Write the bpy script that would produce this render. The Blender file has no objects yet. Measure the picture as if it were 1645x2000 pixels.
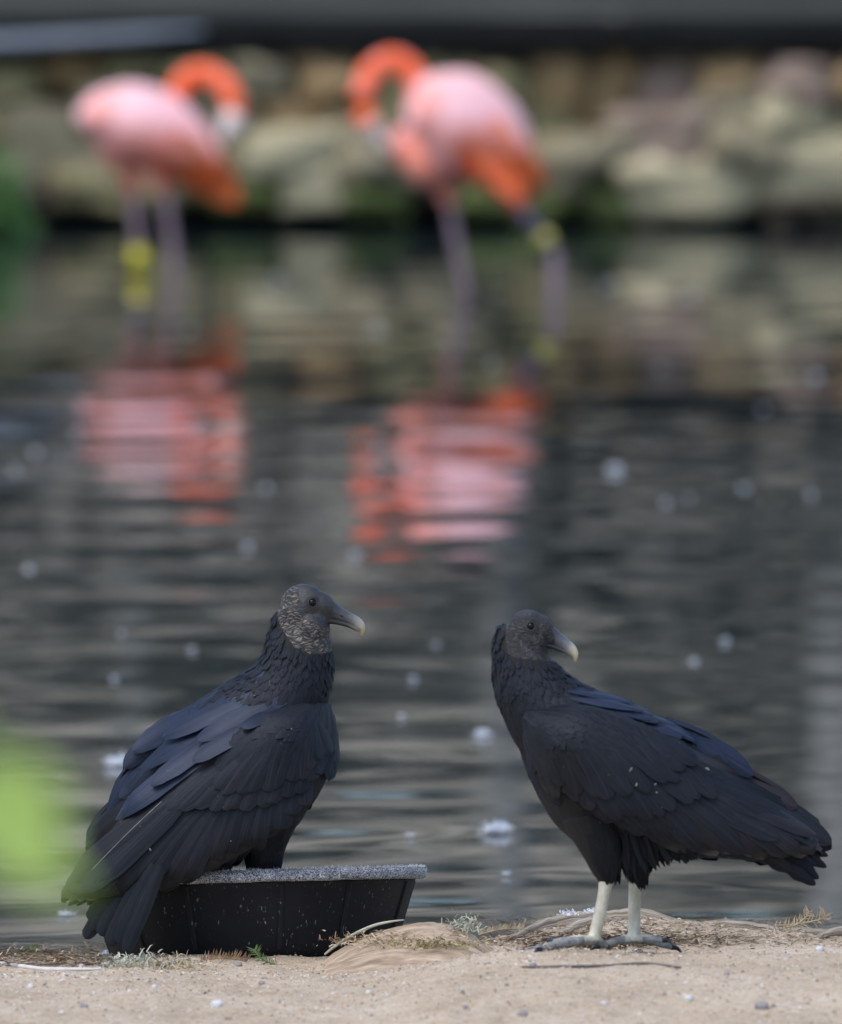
import bpy, bmesh, math, random
import numpy as np
from mathutils import Vector, Matrix, noise
from mathutils.bvhtree import BVHTree

random.seed(7)
np.random.seed(7)
scene = bpy.context.scene
COL = scene.collection

# ------------------------------------------------------------------ camera, sky, sun, exposure
D, H, PITCH = 22.0, 2.17, math.radians(3.988)
FPX, CX, CY = 28820.0, 822.5, 1000.0          # focal length and centre of the photograph in its own pixels
CAM = Vector((0, -D, H))
FW = Vector((0, math.cos(PITCH), -math.sin(PITCH)))
UP = Vector((0, math.sin(PITCH), math.cos(PITCH)))
RT = Vector((1, 0, 0))
cd = bpy.data.cameras.new('camera')
cam = bpy.data.objects.new('camera', cd)
COL.objects.link(cam)
cam.location = CAM
cam.rotation_euler = (math.radians(90) - PITCH, 0, 0)
cd.sensor_fit = 'HORIZONTAL'
cd.sensor_width = 36.0
cd.lens = FPX / 1645.0 * 36.0
cd.clip_start, cd.clip_end = 0.5, 500.0
cd.dof.use_dof = True
cd.dof.focus_distance = 22.05
cd.dof.aperture_fstop = cd.lens / 1000.0 / 0.092
cd.dof.aperture_blades = 0
scene.camera = cam

SUN_EL, SUN_AZ = math.radians(62), math.radians(222)   # azimuth clockwise from +Y: high, over the photographer's left shoulder
world = bpy.data.worlds.new('World')
scene.world = world
world.use_nodes = True
wn = world.node_tree
sky = wn.nodes.new('ShaderNodeTexSky')
sky.sky_type = 'NISHITA'
sky.sun_disc = False
sky.sun_elevation = SUN_EL
sky.sun_rotation = SUN_AZ
sky.air_density = 1.0
sky.dust_density = 2.0
wn.links.new(sky.outputs[0], wn.nodes['Background'].inputs[0])
wn.nodes['Background'].inputs[1].default_value = 0.15
sd = bpy.data.lights.new('sun', 'SUN')
sd.energy = 1.0
sd.angle = math.radians(40)
sd.color = (1.0, 0.95, 0.87)
sun = bpy.data.objects.new('sun', sd)
COL.objects.link(sun)
_sv = Vector((math.sin(SUN_AZ) * math.cos(SUN_EL), math.cos(SUN_AZ) * math.cos(SUN_EL), math.sin(SUN_EL)))
sun.rotation_euler = _sv.to_track_quat('Z', 'Y').to_euler()
sun.location = (-6, -12, 20)
scene.view_settings.view_transform = 'Standard'
scene.view_settings.look = 'None'
scene.view_settings.exposure = 0.82
scene.view_settings.gamma = 1.0
scene.view_settings.use_curve_mapping = False
scene.render.engine = 'CYCLES'
scene.cycles.use_denoising = True
scene.cycles.max_bounces = 6
scene.cycles.caustics_reflective = False
scene.cycles.caustics_refractive = False

# ------------------------------------------------------------------ helpers
def ray_dir(px, py):
    return FW + RT * ((px - CX) / FPX) - UP * ((py - CY) / FPX)

def P(px, py, Y):
    d = ray_dir(px, py)
    return CAM + d * ((Y + D) / d.y)

def on_z(px, py, z):
    d = ray_dir(px, py)
    return CAM + d * ((z - H) / d.z)

def proj(v):
    d = Vector(v) - CAM
    w = d.dot(FW)
    return CX + FPX * d.dot(RT) / w, CY - FPX * d.dot(UP) / w

def ppm(Y):
    return FPX / (D + Y)

def lerp(a, b, t):
    return a + (b - a) * t

def sstep(x, a, b):
    t = min(1.0, max(0.0, (x - a) / (b - a)))
    return t * t * (3 - 2 * t)

def polyline(pts, t):
    n = len(pts) - 1
    f = min(max(t, 0.0), 0.99999) * n
    i = int(f)
    f -= i
    p0, p1, p2, p3 = pts[max(i - 1, 0)], pts[i], pts[i + 1], pts[min(i + 2, n)]
    return [0.5 * ((2 * b) + (-a + c) * f + (2 * a - 5 * b + 4 * c - d) * f * f + (-a + 3 * b - 3 * c + d) * f ** 3)
            for a, b, c, d in zip(p0, p1, p2, p3)]

def tag(o, label=None, cat=None, group=None, kind=None):
    if label: o['label'] = label
    if cat: o['category'] = cat
    if group: o['group'] = group
    if kind: o['kind'] = kind
    return o

def empty(name, loc):
    o = bpy.data.objects.new(name, None)
    o.empty_display_size = 0.05
    o.location = loc
    COL.objects.link(o)
    return o

class MB:
    def __init__(self):
        self.v, self.f, self.uv, self.m, self.col = [], [], [], [], []
    def add(self, verts, faces, uvs=None, mi=0, cols=None):
        o = len(self.v)
        self.v += [tuple(x) for x in verts]
        self.f += [tuple(i + o for i in f) for f in faces]
        self.uv += list(uvs) if uvs else [(0.5, 0.5)] * len(verts)
        self.col += list(cols) if cols else [(1, 1, 1, 1)] * len(verts)
        self.m += [mi] * len(faces)
    def mesh(self, name, mats, org=Vector((0, 0, 0)), smooth=True):
        me = bpy.data.meshes.new(name)
        ox, oy, oz = org
        me.from_pydata([(x - ox, y - oy, z - oz) for x, y, z in self.v], [], self.f)
        for m in (mats if isinstance(mats, (list, tuple)) else [mats]):
            me.materials.append(m)
        me.polygons.foreach_set('material_index', self.m)
        me.polygons.foreach_set('use_smooth', [smooth] * len(self.f))
        li = np.empty(len(me.loops), dtype=np.int32)
        me.loops.foreach_get('vertex_index', li)
        uvl = me.uv_layers.new(name='UVMap')
        uvl.data.foreach_set('uv', np.array(self.uv, dtype=np.float32)[li].ravel())
        if any(c != (1, 1, 1, 1) for c in self.col[:: max(1, len(self.col) // 200)]):
            ca = me.color_attributes.new('Col', 'FLOAT_COLOR', 'POINT')
            ca.data.foreach_set('color', np.array(self.col, dtype=np.float32).ravel())
        me.update()
        return me
    def build(self, name, mats, parent=None, org=None, smooth=True):
        if org is None:
            org = Vector((0, 0, 0))
            q = parent
            while q is not None:
                org = org + q.location
                q = q.parent
        o = bpy.data.objects.new(name, self.mesh(name, mats, org, smooth))
        if parent is None:
            o.location = org
        else:
            o.parent = parent
        COL.objects.link(o)
        return o

def tube(mb, st, seg=16, sub=4, depth_axis=Vector((0, 1, 0)), mi=0, col=None):
    """st: (point, radius across, radius along depth axis); closed lofted tube, smoothed between stations"""
    flat = [(p[0], p[1], p[2], a, b) for p, a, b in st]
    n = (len(st) - 1) * sub
    rows = [polyline(flat, i / n) for i in range(n + 1)]
    verts, faces = [], []
    for i, r in enumerate(rows):
        p = Vector(r[:3])
        q0, q1 = Vector(rows[max(i - 1, 0)][:3]), Vector(rows[min(i + 1, n)][:3])
        t = (q1 - q0)
        if t.length < 1e-7: t = Vector((0, 0, 1))
        t.normalize()
        a = t.cross(depth_axis)
        if a.length < 0.05: a = t.cross(Vector((0.3, 0.2, 1)))
        a.normalize()
        b = a.cross(t).normalized()
        for k in range(seg):
            an = 2 * math.pi * k / seg
            verts.append(p + a * (math.cos(an) * max(r[3], 1e-5)) + b * (math.sin(an) * max(r[4], 1e-5)))
    for i in range(n):
        for k in range(seg):
            k2 = (k + 1) % seg
            faces.append((i * seg + k, i * seg + k2, (i + 1) * seg + k2, (i + 1) * seg + k))
    faces.append(tuple(range(seg))[::-1])
    faces.append(tuple(n * seg + k for k in range(seg)))
    mb.add(verts, faces, uvs=[((k % seg) / seg, (k // seg) / n) for k in range(len(verts))], mi=mi,
           cols=[col] * len(verts) if col else None)

def ball(mb, c, r, seg=14, mi=0, rot=None, jit=0.0, seed=0, col=None):
    rx, ry, rz = r
    verts, faces = [], []
    rings = max(5, seg // 2)
    for i in range(rings + 1):
        th = math.pi * i / rings
        for k in range(seg):
            ph = 2 * math.pi * k / seg
            v = Vector((rx * math.sin(th) * math.cos(ph), ry * math.sin(th) * math.sin(ph), rz * math.cos(th)))
            if jit:
                v *= 1 + jit * noise.noise(v * (2.2 / max(r)) + Vector((seed * 3.1, seed * 1.7, 0)))
            if rot is not None: v = rot @ v
            verts.append(Vector(c) + v)
    for i in range(rings):
        for k in range(seg):
            k2 = (k + 1) % seg
            faces.append((i * seg + k, (i + 1) * seg + k, (i + 1) * seg + k2, i * seg + k2))
    mb.add(verts, faces, mi=mi, cols=[col] * len(verts) if col else None)

def rock(mb, c, size, rot=0.0, seed=0, n=3, k=3.2, jit=0.16, tilt=0.0, mi=0):
    """an angular boulder: a superellipsoid cut by noise"""
    bm = bmesh.new()
    bmesh.ops.create_cube(bm, size=2)
    bmesh.ops.subdivide_edges(bm, edges=bm.edges[:], cuts=n, use_grid_fill=True)
    R = Matrix.Rotation(rot, 3, 'Y') @ Matrix.Rotation(tilt, 3, 'X')
    so = Vector((seed * 7.31, seed * 3.77, seed * 1.13))
    verts = []
    for v in bm.verts:
        p = v.co
        L = (abs(p.x) ** k + abs(p.y) ** k + abs(p.z) ** k) ** (1 / k)
        q = p / L
        q *= 1 + jit * noise.noise(q * 1.4 + so) + jit * 0.5 * noise.noise(q * 3.1 + so)
        verts.append(Vector(c) + R @ Vector((q.x * size[0], q.y * size[1], q.z * size[2])))
    mb.add(verts, [[v.index for v in f.verts] for f in bm.faces], mi=mi)
    bm.free()

def smooth_eval(mb, name, voxel, smooth_it=4, fac=0.5):
    """unite overlapping closed shapes of mb into one continuous skin"""
    me = mb.mesh(name + '_raw', [])
    o = bpy.data.objects.new(name + '_raw', me)
    COL.objects.link(o)
    m = o.modifiers.new('r', 'REMESH'); m.mode = 'VOXEL'; m.voxel_size = voxel
    s = o.modifiers.new('s', 'SMOOTH'); s.factor = fac; s.iterations = smooth_it
    dg = bpy.context.evaluated_depsgraph_get()
    e = o.evaluated_get(dg).to_mesh()
    nv, nf = len(e.vertices), len(e.polygons)
    co = np.empty(nv * 3, dtype=np.float64); e.vertices.foreach_get('co', co)
    fs = [tuple(p.vertices) for p in e.polygons]
    o.evaluated_get(dg).to_mesh_clear()
    bpy.data.objects.remove(o)
    bpy.data.meshes.remove(me)
    return co.reshape(-1, 3), fs

def in_poly(x, y, poly):
    c = False
    j = len(poly) - 1
    for i in range(len(poly)):
        xi, yi = poly[i]; xj, yj = poly[j]
        if (yi > y) != (yj > y) and x < (xj - xi) * (y - yi) / (yj - yi) + xi:
            c = not c
        j = i
    return c

# ------------------------------------------------------------------ materials
def node_mat(name):
    m = bpy.data.materials.new(name)
    m.use_nodes = True
    nt = m.node_tree
    return m, nt, nt.nodes['Principled BSDF'], nt.links

def ramp(nt, stops, interp='LINEAR'):
    r = nt.nodes.new('ShaderNodeValToRGB')
    r.color_ramp.interpolation = interp
    el = r.color_ramp.elements
    while len(el) < len(stops): el.new(0.5)
    for e, (p, c) in zip(el, stops):
        e.position = p
        e.color = (*c, 1) if len(c) == 3 else c
    return r

def tex(nt, kind, scale, detail=4, rough=0.55, vec=None, **kw):
    t = nt.nodes.new(kind)
    t.inputs['Scale'].default_value = scale
    if 'Detail' in t.inputs: t.inputs['Detail'].default_value = detail
    if 'Roughness' in t.inputs: t.inputs['Roughness'].default_value = rough
    for k, v in kw.items(): setattr(t, k, v)
    if vec is not None: nt.links.new(vec, t.inputs['Vector'])
    return t

def coords(nt, kind='Object', scale=None, rot=None):
    c = nt.nodes.new('ShaderNodeTexCoord')
    out = c.outputs[kind]
    if scale or rot:
        mp = nt.nodes.new('ShaderNodeMapping')
        if scale: mp.inputs['Scale'].default_value = scale
        if rot: mp.inputs['Rotation'].default_value = rot
        nt.links.new(out, mp.inputs['Vector'])
        out = mp.outputs[0]
    return out

def bump(nt, height, strength, dist, bs, prev=None):
    b = nt.nodes.new('ShaderNodeBump')
    b.inputs['Strength'].default_value = strength
    b.inputs['Distance'].default_value = dist
    nt.links.new(height, b.inputs['Height'])
    if prev is not None: nt.links.new(prev, b.inputs['Normal'])
    nt.links.new(b.outputs[0], bs.inputs['Normal'])
    return b.outputs[0]

def mix(nt, fac, a, b, mode='MIX'):
    m = nt.nodes.new('ShaderNodeMix')
    m.data_type = 'RGBA'
    m.blend_type = mode
    for s, v in ((0, fac), (6, a), (7, b)):
        if hasattr(v, 'links') or isinstance(v, bpy.types.NodeSocket):
            nt.links.new(v, m.inputs[s])
        else:
            m.inputs[s].default_value = v if s == 0 else (*v, 1)
    return m.outputs[2]

def simple(name, c1, c2, rough=0.7, scale=20.0, bstr=0.3, bdist=0.005, bscale=None, coord_scale=None, spec=None):
    m, nt, bs, L = node_mat(name)
    v = coords(nt, 'Object', coord_scale)
    t = tex(nt, 'ShaderNodeTexNoise', scale, 5, 0.6, v)
    r = ramp(nt, [(0.3, c1), (0.7, c2)])
    L.new(t.outputs[0], r.inputs[0]); L.new(r.outputs[0], bs.inputs['Base Color'])
    bs.inputs['Roughness'].default_value = rough
    if spec is not None: bs.inputs['Specular IOR Level'].default_value = spec
    if bstr:
        t2 = tex(nt, 'ShaderNodeTexNoise', bscale or scale * 3, 6, 0.65, v)
        bump(nt, t2.outputs[0], bstr, bdist, bs)
    return m

def feather_mat(name, c1, c2, brown, rough=0.42, spec=0.5, fleck=0.0, barb=260.0, sheen=0.25, tint=(0.62, 0.76, 1.0)):
    """vane with barbs running obliquely from the shaft, slight brown wear from feather to feather"""
    m, nt, bs, L = node_mat(name)
    uv = nt.nodes.new('ShaderNodeUVMap')
    sep = nt.nodes.new('ShaderNodeSeparateXYZ')
    L.new(uv.outputs[0], sep.inputs[0])
    def mth(op, a, b=None):
        n = nt.nodes.new('ShaderNodeMath'); n.operation = op
        for i, v in enumerate((a, b)):
            if v is None: continue
            if isinstance(v, (int, float)): n.inputs[i].default_value = v
            else: L.new(v, n.inputs[i])
        return n.outputs[0]
    au = mth('ABSOLUTE', mth('SUBTRACT', sep.outputs[0], 0.5))
    obj = coords(nt, 'Object')
    warp = tex(nt, 'ShaderNodeTexNoise', 60, 3, 0.5, obj)
    ph = mth('ADD', mth('SUBTRACT', mth('MULTIPLY', sep.outputs[1], barb), mth('MULTIPLY', au, barb * 0.35)), mth('MULTIPLY', warp.outputs[0], 9.0))
    barbs = mth('SINE', ph)
    big = tex(nt, 'ShaderNodeTexNoise', 14, 4, 0.6, obj)
    info = nt.nodes.new('ShaderNodeObjectInfo')
    r = ramp(nt, [(0.3, c1), (0.7, c2)])
    L.new(big.outputs[0], r.inputs[0])
    wear = mth('MULTIPLY', mth('POWER', info.outputs['Random'], 3.0), 0.8)
    wear2 = mth('MULTIPLY', wear, mth('MULTIPLY', sep.outputs[1], big.outputs[0]))
    c = mix(nt, wear2, r.outputs[0], brown)
    mp = nt.nodes.new('ShaderNodeMapping'); mp.inputs['Scale'].default_value = (16, 1.6, 1)
    L.new(uv.outputs[0], mp.inputs[0])
    addr = nt.nodes.new('ShaderNodeVectorMath'); addr.operation = 'ADD'
    L.new(mp.outputs[0], addr.inputs[0])
    cmb = nt.nodes.new('ShaderNodeCombineXYZ'); L.new(mth('MULTIPLY', info.outputs['Random'], 50.0), cmb.inputs[2]); L.new(cmb.outputs[0], addr.inputs[1])
    stk = tex(nt, 'ShaderNodeTexNoise', 1.0, 4, 0.6, addr.outputs[0])
    sr = ramp(nt, [(0.3, (0.35, 0.35, 0.35)), (0.7, (2.0, 2.0, 2.0))])
    L.new(stk.outputs[0], sr.inputs[0])
    c = mix(nt, 1.0, c, sr.outputs[0], 'MULTIPLY')
    shaft = ramp(nt, [(0.012, (1, 1, 1)), (0.03, (0, 0, 0))])
    L.new(au, shaft.inputs[0])
    c = mix(nt, mth('MULTIPLY', shaft.outputs[0], 0.5), c, (0.02, 0.02, 0.024))
    fine = mth('MULTIPLY', mth('ADD', barbs, 1.0), 0.05)
    c = mix(nt, fine, c, (c2[0] * 1.9, c2[1] * 1.9, c2[2] * 1.9))
    if fleck:
        vo = tex(nt, 'ShaderNodeTexVoronoi', 150, vec=obj)
        rnd = ramp(nt, [(1 - fleck - 0.004, (0, 0, 0)), (1 - fleck, (1, 1, 1))])
        L.new(vo.outputs['Color'], rnd.inputs[0])
        near = ramp(nt, [(0.10, (1, 1, 1)), (0.22, (0, 0, 0))])
        L.new(vo.outputs['Distance'], near.inputs[0])
        fm = mth('MULTIPLY', rnd.outputs[0], near.outputs[0])
        c = mix(nt, fm, c, (0.42, 0.44, 0.5))
    L.new(c, bs.inputs['Base Color'])
    bs.inputs['Roughness'].default_value = rough
    bs.inputs['Specular IOR Level'].default_value = spec
    bs.inputs['Specular Tint'].default_value = (*tint, 1)  # blue cast of the skylight put into the gloss
    bs.inputs['Sheen Weight'].default_value = sheen
    bs.inputs['Sheen Roughness'].default_value = 0.4
    bs.inputs['Sheen Tint'].default_value = (0.55, 0.65, 1.0, 1)
    nb = bump(nt, barbs, 0.12, 0.0006, bs)
    bump(nt, stk.outputs[0], 0.5, 0.0014, bs, nb)
    return m

M = {}
M['feather'] = feather_mat('black_feather', (0.0028, 0.0034, 0.0050), (0.0080, 0.0094, 0.0130), (0.022, 0.015, 0.012), rough=0.5, spec=0.25, sheen=0.02, tint=(0.72, 0.82, 1.0))
M['small_covert'] = feather_mat('small_covert_feather', (0.0028, 0.0034, 0.0050), (0.0080, 0.0094, 0.0130), (0.006, 0.0065, 0.009), rough=0.5, spec=0.25, sheen=0.02, tint=(0.72, 0.82, 1.0))
M['mantle'] = feather_mat('sky_tinted_feather', (0.0028, 0.0048, 0.012), (0.0075, 0.012, 0.027), (0.016, 0.013, 0.014), rough=0.46, spec=0.42, sheen=0.04, tint=(0.6, 0.72, 1.0))  # blue skylight on the back put into feather colour and gloss
M['plume'] = feather_mat('neck_plumage', (0.0018, 0.002, 0.0034), (0.005, 0.0058, 0.0092), (0.009, 0.007, 0.009), rough=0.52, spec=0.28, barb=90, sheen=0.03, tint=(0.75, 0.84, 1.0))
M['under'] = simple('dark_down', (0.002, 0.0022, 0.003), (0.005, 0.0055, 0.007), 0.8, 60, 0.3, 0.002)
M['shaft'] = simple('pale_quill', (0.10, 0.09, 0.09), (0.30, 0.27, 0.26), 0.4, 80, 0)

def skin_mat(name, dark, light, pale_low, face):
    """bare head skin: folded bands with pale ridges"""
    m, nt, bs, L = node_mat(name)
    v = coords(nt, 'Object')
    w = tex(nt, 'ShaderNodeTexNoise', 45, 2, 0.5, v)
    off = nt.nodes.new('ShaderNodeVectorMath'); off.operation = 'MULTIPLY_ADD'
    L.new(w.outputs['Color'], off.inputs[0]); off.inputs[1].default_value = (0.022, 0.022, 0.022); L.new(v, off.inputs[2])
    mp = nt.nodes.new('ShaderNodeMapping')
    mp.inputs['Rotation'].default_value = (0, math.radians(32), 0)
    mp.inputs['Scale'].default_value = (0.42, 0.5, 1.75)
    L.new(off.outputs[0], mp.inputs['Vector'])
    vo = tex(nt, 'ShaderNodeTexVoronoi', 165, vec=mp.outputs[0], feature='DISTANCE_TO_EDGE')
    r = ramp(nt, [(0.03, dark), (0.12, lerp(np.array(dark), np.array(light), 0.5).tolist()), (0.35, light)])
    L.new(vo.outputs['Distance'], r.inputs[0])
    big = tex(nt, 'ShaderNodeTexNoise', 30, 3, 0.6, v)
    rb = ramp(nt, [(0.4, (0, 0, 0)), (0.65, (1, 1, 1))])
    L.new(big.outputs[0], rb.inputs[0])
    attr = nt.nodes.new('ShaderNodeAttribute'); attr.attribute_name = 'Col'
    sp = nt.nodes.new('ShaderNodeSeparateColor')
    L.new(attr.outputs['Color'], sp.inputs[0])
    c = mix(nt, sp.outputs[0], face, r.outputs[0])
    c2 = mix(nt, rb.outputs[0], c, pale_low, 'MULTIPLY')
    L.new(c2, bs.inputs['Base Color'])
    bs.inputs['Roughness'].default_value = 0.45
    inv = ramp(nt, [(0.0, (0, 0, 0)), (0.3, (1, 1, 1))])
    L.new(vo.outputs['Distance'], inv.inputs[0])
    fine = tex(nt, 'ShaderNodeTexVoronoi', 420, vec=v)
    mm = nt.nodes.new('ShaderNodeMath'); mm.operation = 'MULTIPLY'
    L.new(inv.outputs[0], mm.inputs[0]); L.new(sp.outputs[0], mm.inputs[1])
    n1 = bump(nt, mm.outputs[0], 0.9, 0.004, bs)
    bump(nt, fine.outputs['Distance'], 0.35, 0.0012, bs, n1)
    return m

M['skin'] = skin_mat('grey_wrinkled_skin', (0.010, 0.010, 0.012), (0.40, 0.355, 0.31), (0.66, 0.66, 0.68), (0.022, 0.023, 0.028))
M['skin2'] = skin_mat('dark_grey_skin', (0.014, 0.014, 0.017), (0.055, 0.053, 0.06), (0.8, 0.8, 0.8), (0.028, 0.028, 0.033))
M['eye'] = simple('dark_eye', (0.001, 0.001, 0.001), (0.003, 0.002, 0.002), 0.12, 5, 0, spec=0.25)
M['leg_pale'] = simple('pale_scaly_leg', (0.38, 0.36, 0.28), (0.68, 0.66, 0.56), 0.7, 70, 0.5, 0.003, 130, (1, 1, 0.5))
M['toe'] = simple('grey_blue_toe', (0.07, 0.08, 0.10), (0.40, 0.40, 0.37), 0.6, 60, 0.5, 0.003, 150)
M['claw'] = simple('black_claw', (0.008, 0.008, 0.012), (0.02, 0.02, 0.03), 0.35, 50, 0)

def beak_mat(name):
    m, nt, bs, L = node_mat(name)
    attr = nt.nodes.new('ShaderNodeAttribute'); attr.attribute_name = 'Col'
    v = coords(nt, 'Object')
    n = tex(nt, 'ShaderNodeTexNoise', 140, 4, 0.6, v)
    r = ramp(nt, [(0.3, (0.75, 0.75, 0.75)), (0.7, (1.1, 1.1, 1.1))])
    L.new(n.outputs[0], r.inputs[0])
    L.new(mix(nt, 1.0, attr.outputs['Color'], r.outputs[0], 'MULTIPLY'), bs.inputs['Base Color'])
    bs.inputs['Roughness'].default_value = 0.35
    bump(nt, n.outputs[0], 0.2, 0.001, bs)
    return m
M['beak'] = beak_mat('horn_beak')

# ------------------------------------------------------------------ feathers
SS = (0.0, 0.13, 0.27, 0.42, 0.57, 0.7, 0.8, 0.88, 0.94, 0.98, 1.0)     # feather stations, closer towards the rounded tip

def blade(mb, pts, nrm, w, rnd=0.3, nar=0.4, camber=0.07, roll=0.0, across=5, ragged=0.0, ss=None):
    n = len(pts) - 1
    verts, uv, faces = [], [], []
    h = (across - 1) / 2
    for i, p in enumerate(pts):
        s = ss[i] if ss else i / n
        t = (pts[min(i + 1, n)] - pts[max(i - 1, 0)]).normalized()
        a = t.cross(nrm[i]).normalized()
        nn = a.cross(t).normalized()
        if roll: a = (Matrix.Rotation(roll, 3, t) @ a)
        prof = min(1.0, nar + (1 - nar) * s / 0.35)
        if s > 1 - rnd:
            q = (s - (1 - rnd)) / rnd
            prof *= math.sqrt(max(0.004, 1 - q * q))
        for k in range(across):
            u = (k - h) / h
            j = 1 + (ragged * random.uniform(-1, 1) if abs(u) == 1 else 0)
            pos = p + a * (u * w * 0.5 * prof * j) - nn * (camber * w * prof * u * u) + nn * (0.02 * w if u == 0 else 0)
            verts.append(pos)
            uv.append((u * 0.5 + 0.5, s))
    for i in range(n):
        for k in range(across - 1):
            faces.append((i * across + k, i * across + k + 1, (i + 1) * across + k + 1, (i + 1) * across + k))
    mb.add(verts, faces, uv)

class Bird:
    def __init__(self, Yc, base_px):
        self.Y = Yc
        self.k = 1.0 / ppm(Yc)                 # metres per picture pixel at the bird
        b = P(base_px[0], base_px[1], Yc)
        self.root = empty('black_vulture', b)
    def pt(self, x, y, dy=0.0):
        return P(x, y, self.Y + dy)
    def set_surface(self, *meshes):
        V, F = [], []
        for v, f in meshes:
            o = len(V)
            V += [Vector(x) for x in v]
            F += [tuple(i + o for i in q) for q in f]
        self.bvh = BVHTree.FromPolygons(V, F)
    def surf(self, x, y):
        d = ray_dir(x, y).normalized()
        loc, n, i, dist = self.bvh.ray_cast(CAM, d)
        if loc is not None:
            if n.dot(d) > 0: n = -n
            return loc, n
        g = P(x, y, self.Y)
        loc, n, i, dist = self.bvh.find_nearest(g)
        return P(x, y, loc.y), -d
    def path(self, root, tip, bend=0.0, n=8, lift0=0.002, lift1=0.004, fixed=None):
        r, t = Vector((*root, 0)), Vector((*tip, 0))
        mid = (r + t) / 2 + Vector((-(t - r).y, (t - r).x, 0)) * bend
        xy, ys, ns = [], [], []
        n = len(SS) - 1
        for i in range(n + 1):
            s = SS[i]
            q = r * (1 - s) ** 2 + mid * (2 * s * (1 - s)) + t * s * s
            loc, nn = self.surf(q.x, q.y)
            xy.append((q.x, q.y)); ys.append(loc.y if fixed is None else self.Y + fixed); ns.append(nn)
        for _ in range(3):
            ys = [ys[i] if i == 0 else (ys[i - 1] + 2 * ys[i] + ys[min(i + 1, n)]) / 4 for i in range(n + 1)]
        avg = sum(ns, Vector()).normalized()
        nrm = [(nn * 0.35 + avg * 0.65).normalized() for nn in ns]
        pts = [P(x, y, yy) + nm * lerp(lift0, lift1, SS[i]) for i, ((x, y), yy, nm) in enumerate(zip(xy, ys, nrm))]
        return pts, nrm
    def feather(self, parent, name, mat, root, tip, w, bend=0.0, lift=(0.002, 0.004), roll=0.1, n=8, mirror=False, fixed=None, **kw):
        kw.setdefault('ragged', 0.07)
        pts, nrm = self.path(root, tip, bend, n, lift[0], lift[1], fixed)
        mb = MB()
        blade(mb, pts, nrm, w * self.k, roll=roll, ss=SS, **kw)
        if mirror:
            mb2 = MB()
            pts2 = []
            for p in pts:
                x, y = proj(p)
                pts2.append(P(x, y + 9, 2 * self.Y - p.y))
            nr2 = [Vector((q.x, -q.y, q.z)) for q in nrm]
            blade(mb2, pts2, nr2, w * self.k, roll=-roll, ss=SS, **kw)
            return mb.build(name, mat, parent), mb2
        return mb.build(name, mat, parent)

def wing_shell(bird, U, L, depth, sign=-1, nt=36, nw=12, thick=0.012):
    dx = getattr(bird, 'dx', 0)
    if sign > 0: U, L = [(x, y + 18) for x, y in U], [(x + dx * (1 - i / len(L)), y - 4) for i, (x, y) in enumerate(L)]
    """the folded wing's own body: a cambered, closed slab between its upper and lower outline"""
    front, back = [], []
    for i in range(nt + 1):
        t = i / nt
        u, l = polyline(U, t), polyline(L, t)
        for j in range(nw + 1):
            w = j / nw
            x, y = lerp(u[0], l[0], w), lerp(u[1], l[1], w)
            d = depth(t, w)
            front.append(bird.pt(x, y, sign * d))
            back.append(bird.pt(x, y, sign * (d - thick - 0.0)))
    faces = []
    n = nw + 1
    N = len(front)
    for i in range(nt):
        for j in range(nw):
            a = i * n + j
            faces.append((a, a + 1, a + n + 1, a + n))
            faces.append((N + a, N + a + n, N + a + n + 1, N + a + 1))
    rim = [j for j in range(n)] + [i * n + nw for i in range(1, nt + 1)] + [nt * n + j for j in range(nw - 1, -1, -1)] + [i * n for i in range(nt - 1, 0, -1)]
    for a, b in zip(rim, rim[1:] + rim[:1]):
        faces.append((a, N + a, N + b, b))
    return front + back, faces

def plumage(bird, verts, faces, keep, flow, size, count, mat, name, parent, lift=0.12, seed=1, rnd=0.45, ragged=0.0, flip=False, base=0.0):
    """small contour feathers laid like shingles over the skin"""
    rng = np.random.default_rng(seed)
    V = np.asarray(verts)
    F = np.array([f[:3] for f in faces])
    a, b, c = V[F[:, 0]], V[F[:, 1]], V[F[:, 2]]
    nr = np.cross(b - a, c - a)
    ar = np.linalg.norm(nr, axis=1) + 1e-12
    idx = rng.choice(len(F), size=count * 3, p=ar / ar.sum())
    mb = MB()
    made = 0
    for q in idx:
        if made >= count: break
        p = Vector((a[q] + b[q] + c[q]) / 3)
        n = Vector(nr[q] / ar[q])
        if flip and n.y > 0: n = -n
        x, y = proj(p)
        if not keep(x, y, p, n): continue
        f = flow(x, y, p)
        t = f - n * f.dot(n)
        if t.length < 0.15: continue
        t.normalize()
        t = Matrix.Rotation(rng.normal(0, 0.16), 3, n) @ t
        ln, wd, lf = size(x, y)
        ln *= rng.uniform(0.8, 1.25); wd *= rng.uniform(0.85, 1.15)
        m = 4
        pts = [p + t * (ln * (i / m - 0.35)) + n * (0.0008 + base + lf * ln * (i / m) ** 1.5 - 0.12 * ln * (i / m) ** 2.5) for i in range(m + 1)]
        blade(mb, pts, [n] * (m + 1), wd, rnd=rnd, nar=0.6, camber=0.12, across=3, ragged=ragged)
        made += 1
    o = mb.build(name, mat, parent)
    tag(o, kind='stuff')
    return o

def px_flow(bird, d):
    return (RT * d[0] - UP * d[1]).normalized()

def make_head(mb, bird, parts):
    for x, y, rx, rz, ry, dy, rot in parts:
        R = Matrix.Rotation(math.radians(rot), 3, 'Y')
        ball(mb, bird.pt(x, y, dy), (rx * bird.k, ry * bird.k, rz * bird.k), 24, rot=R)

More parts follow.
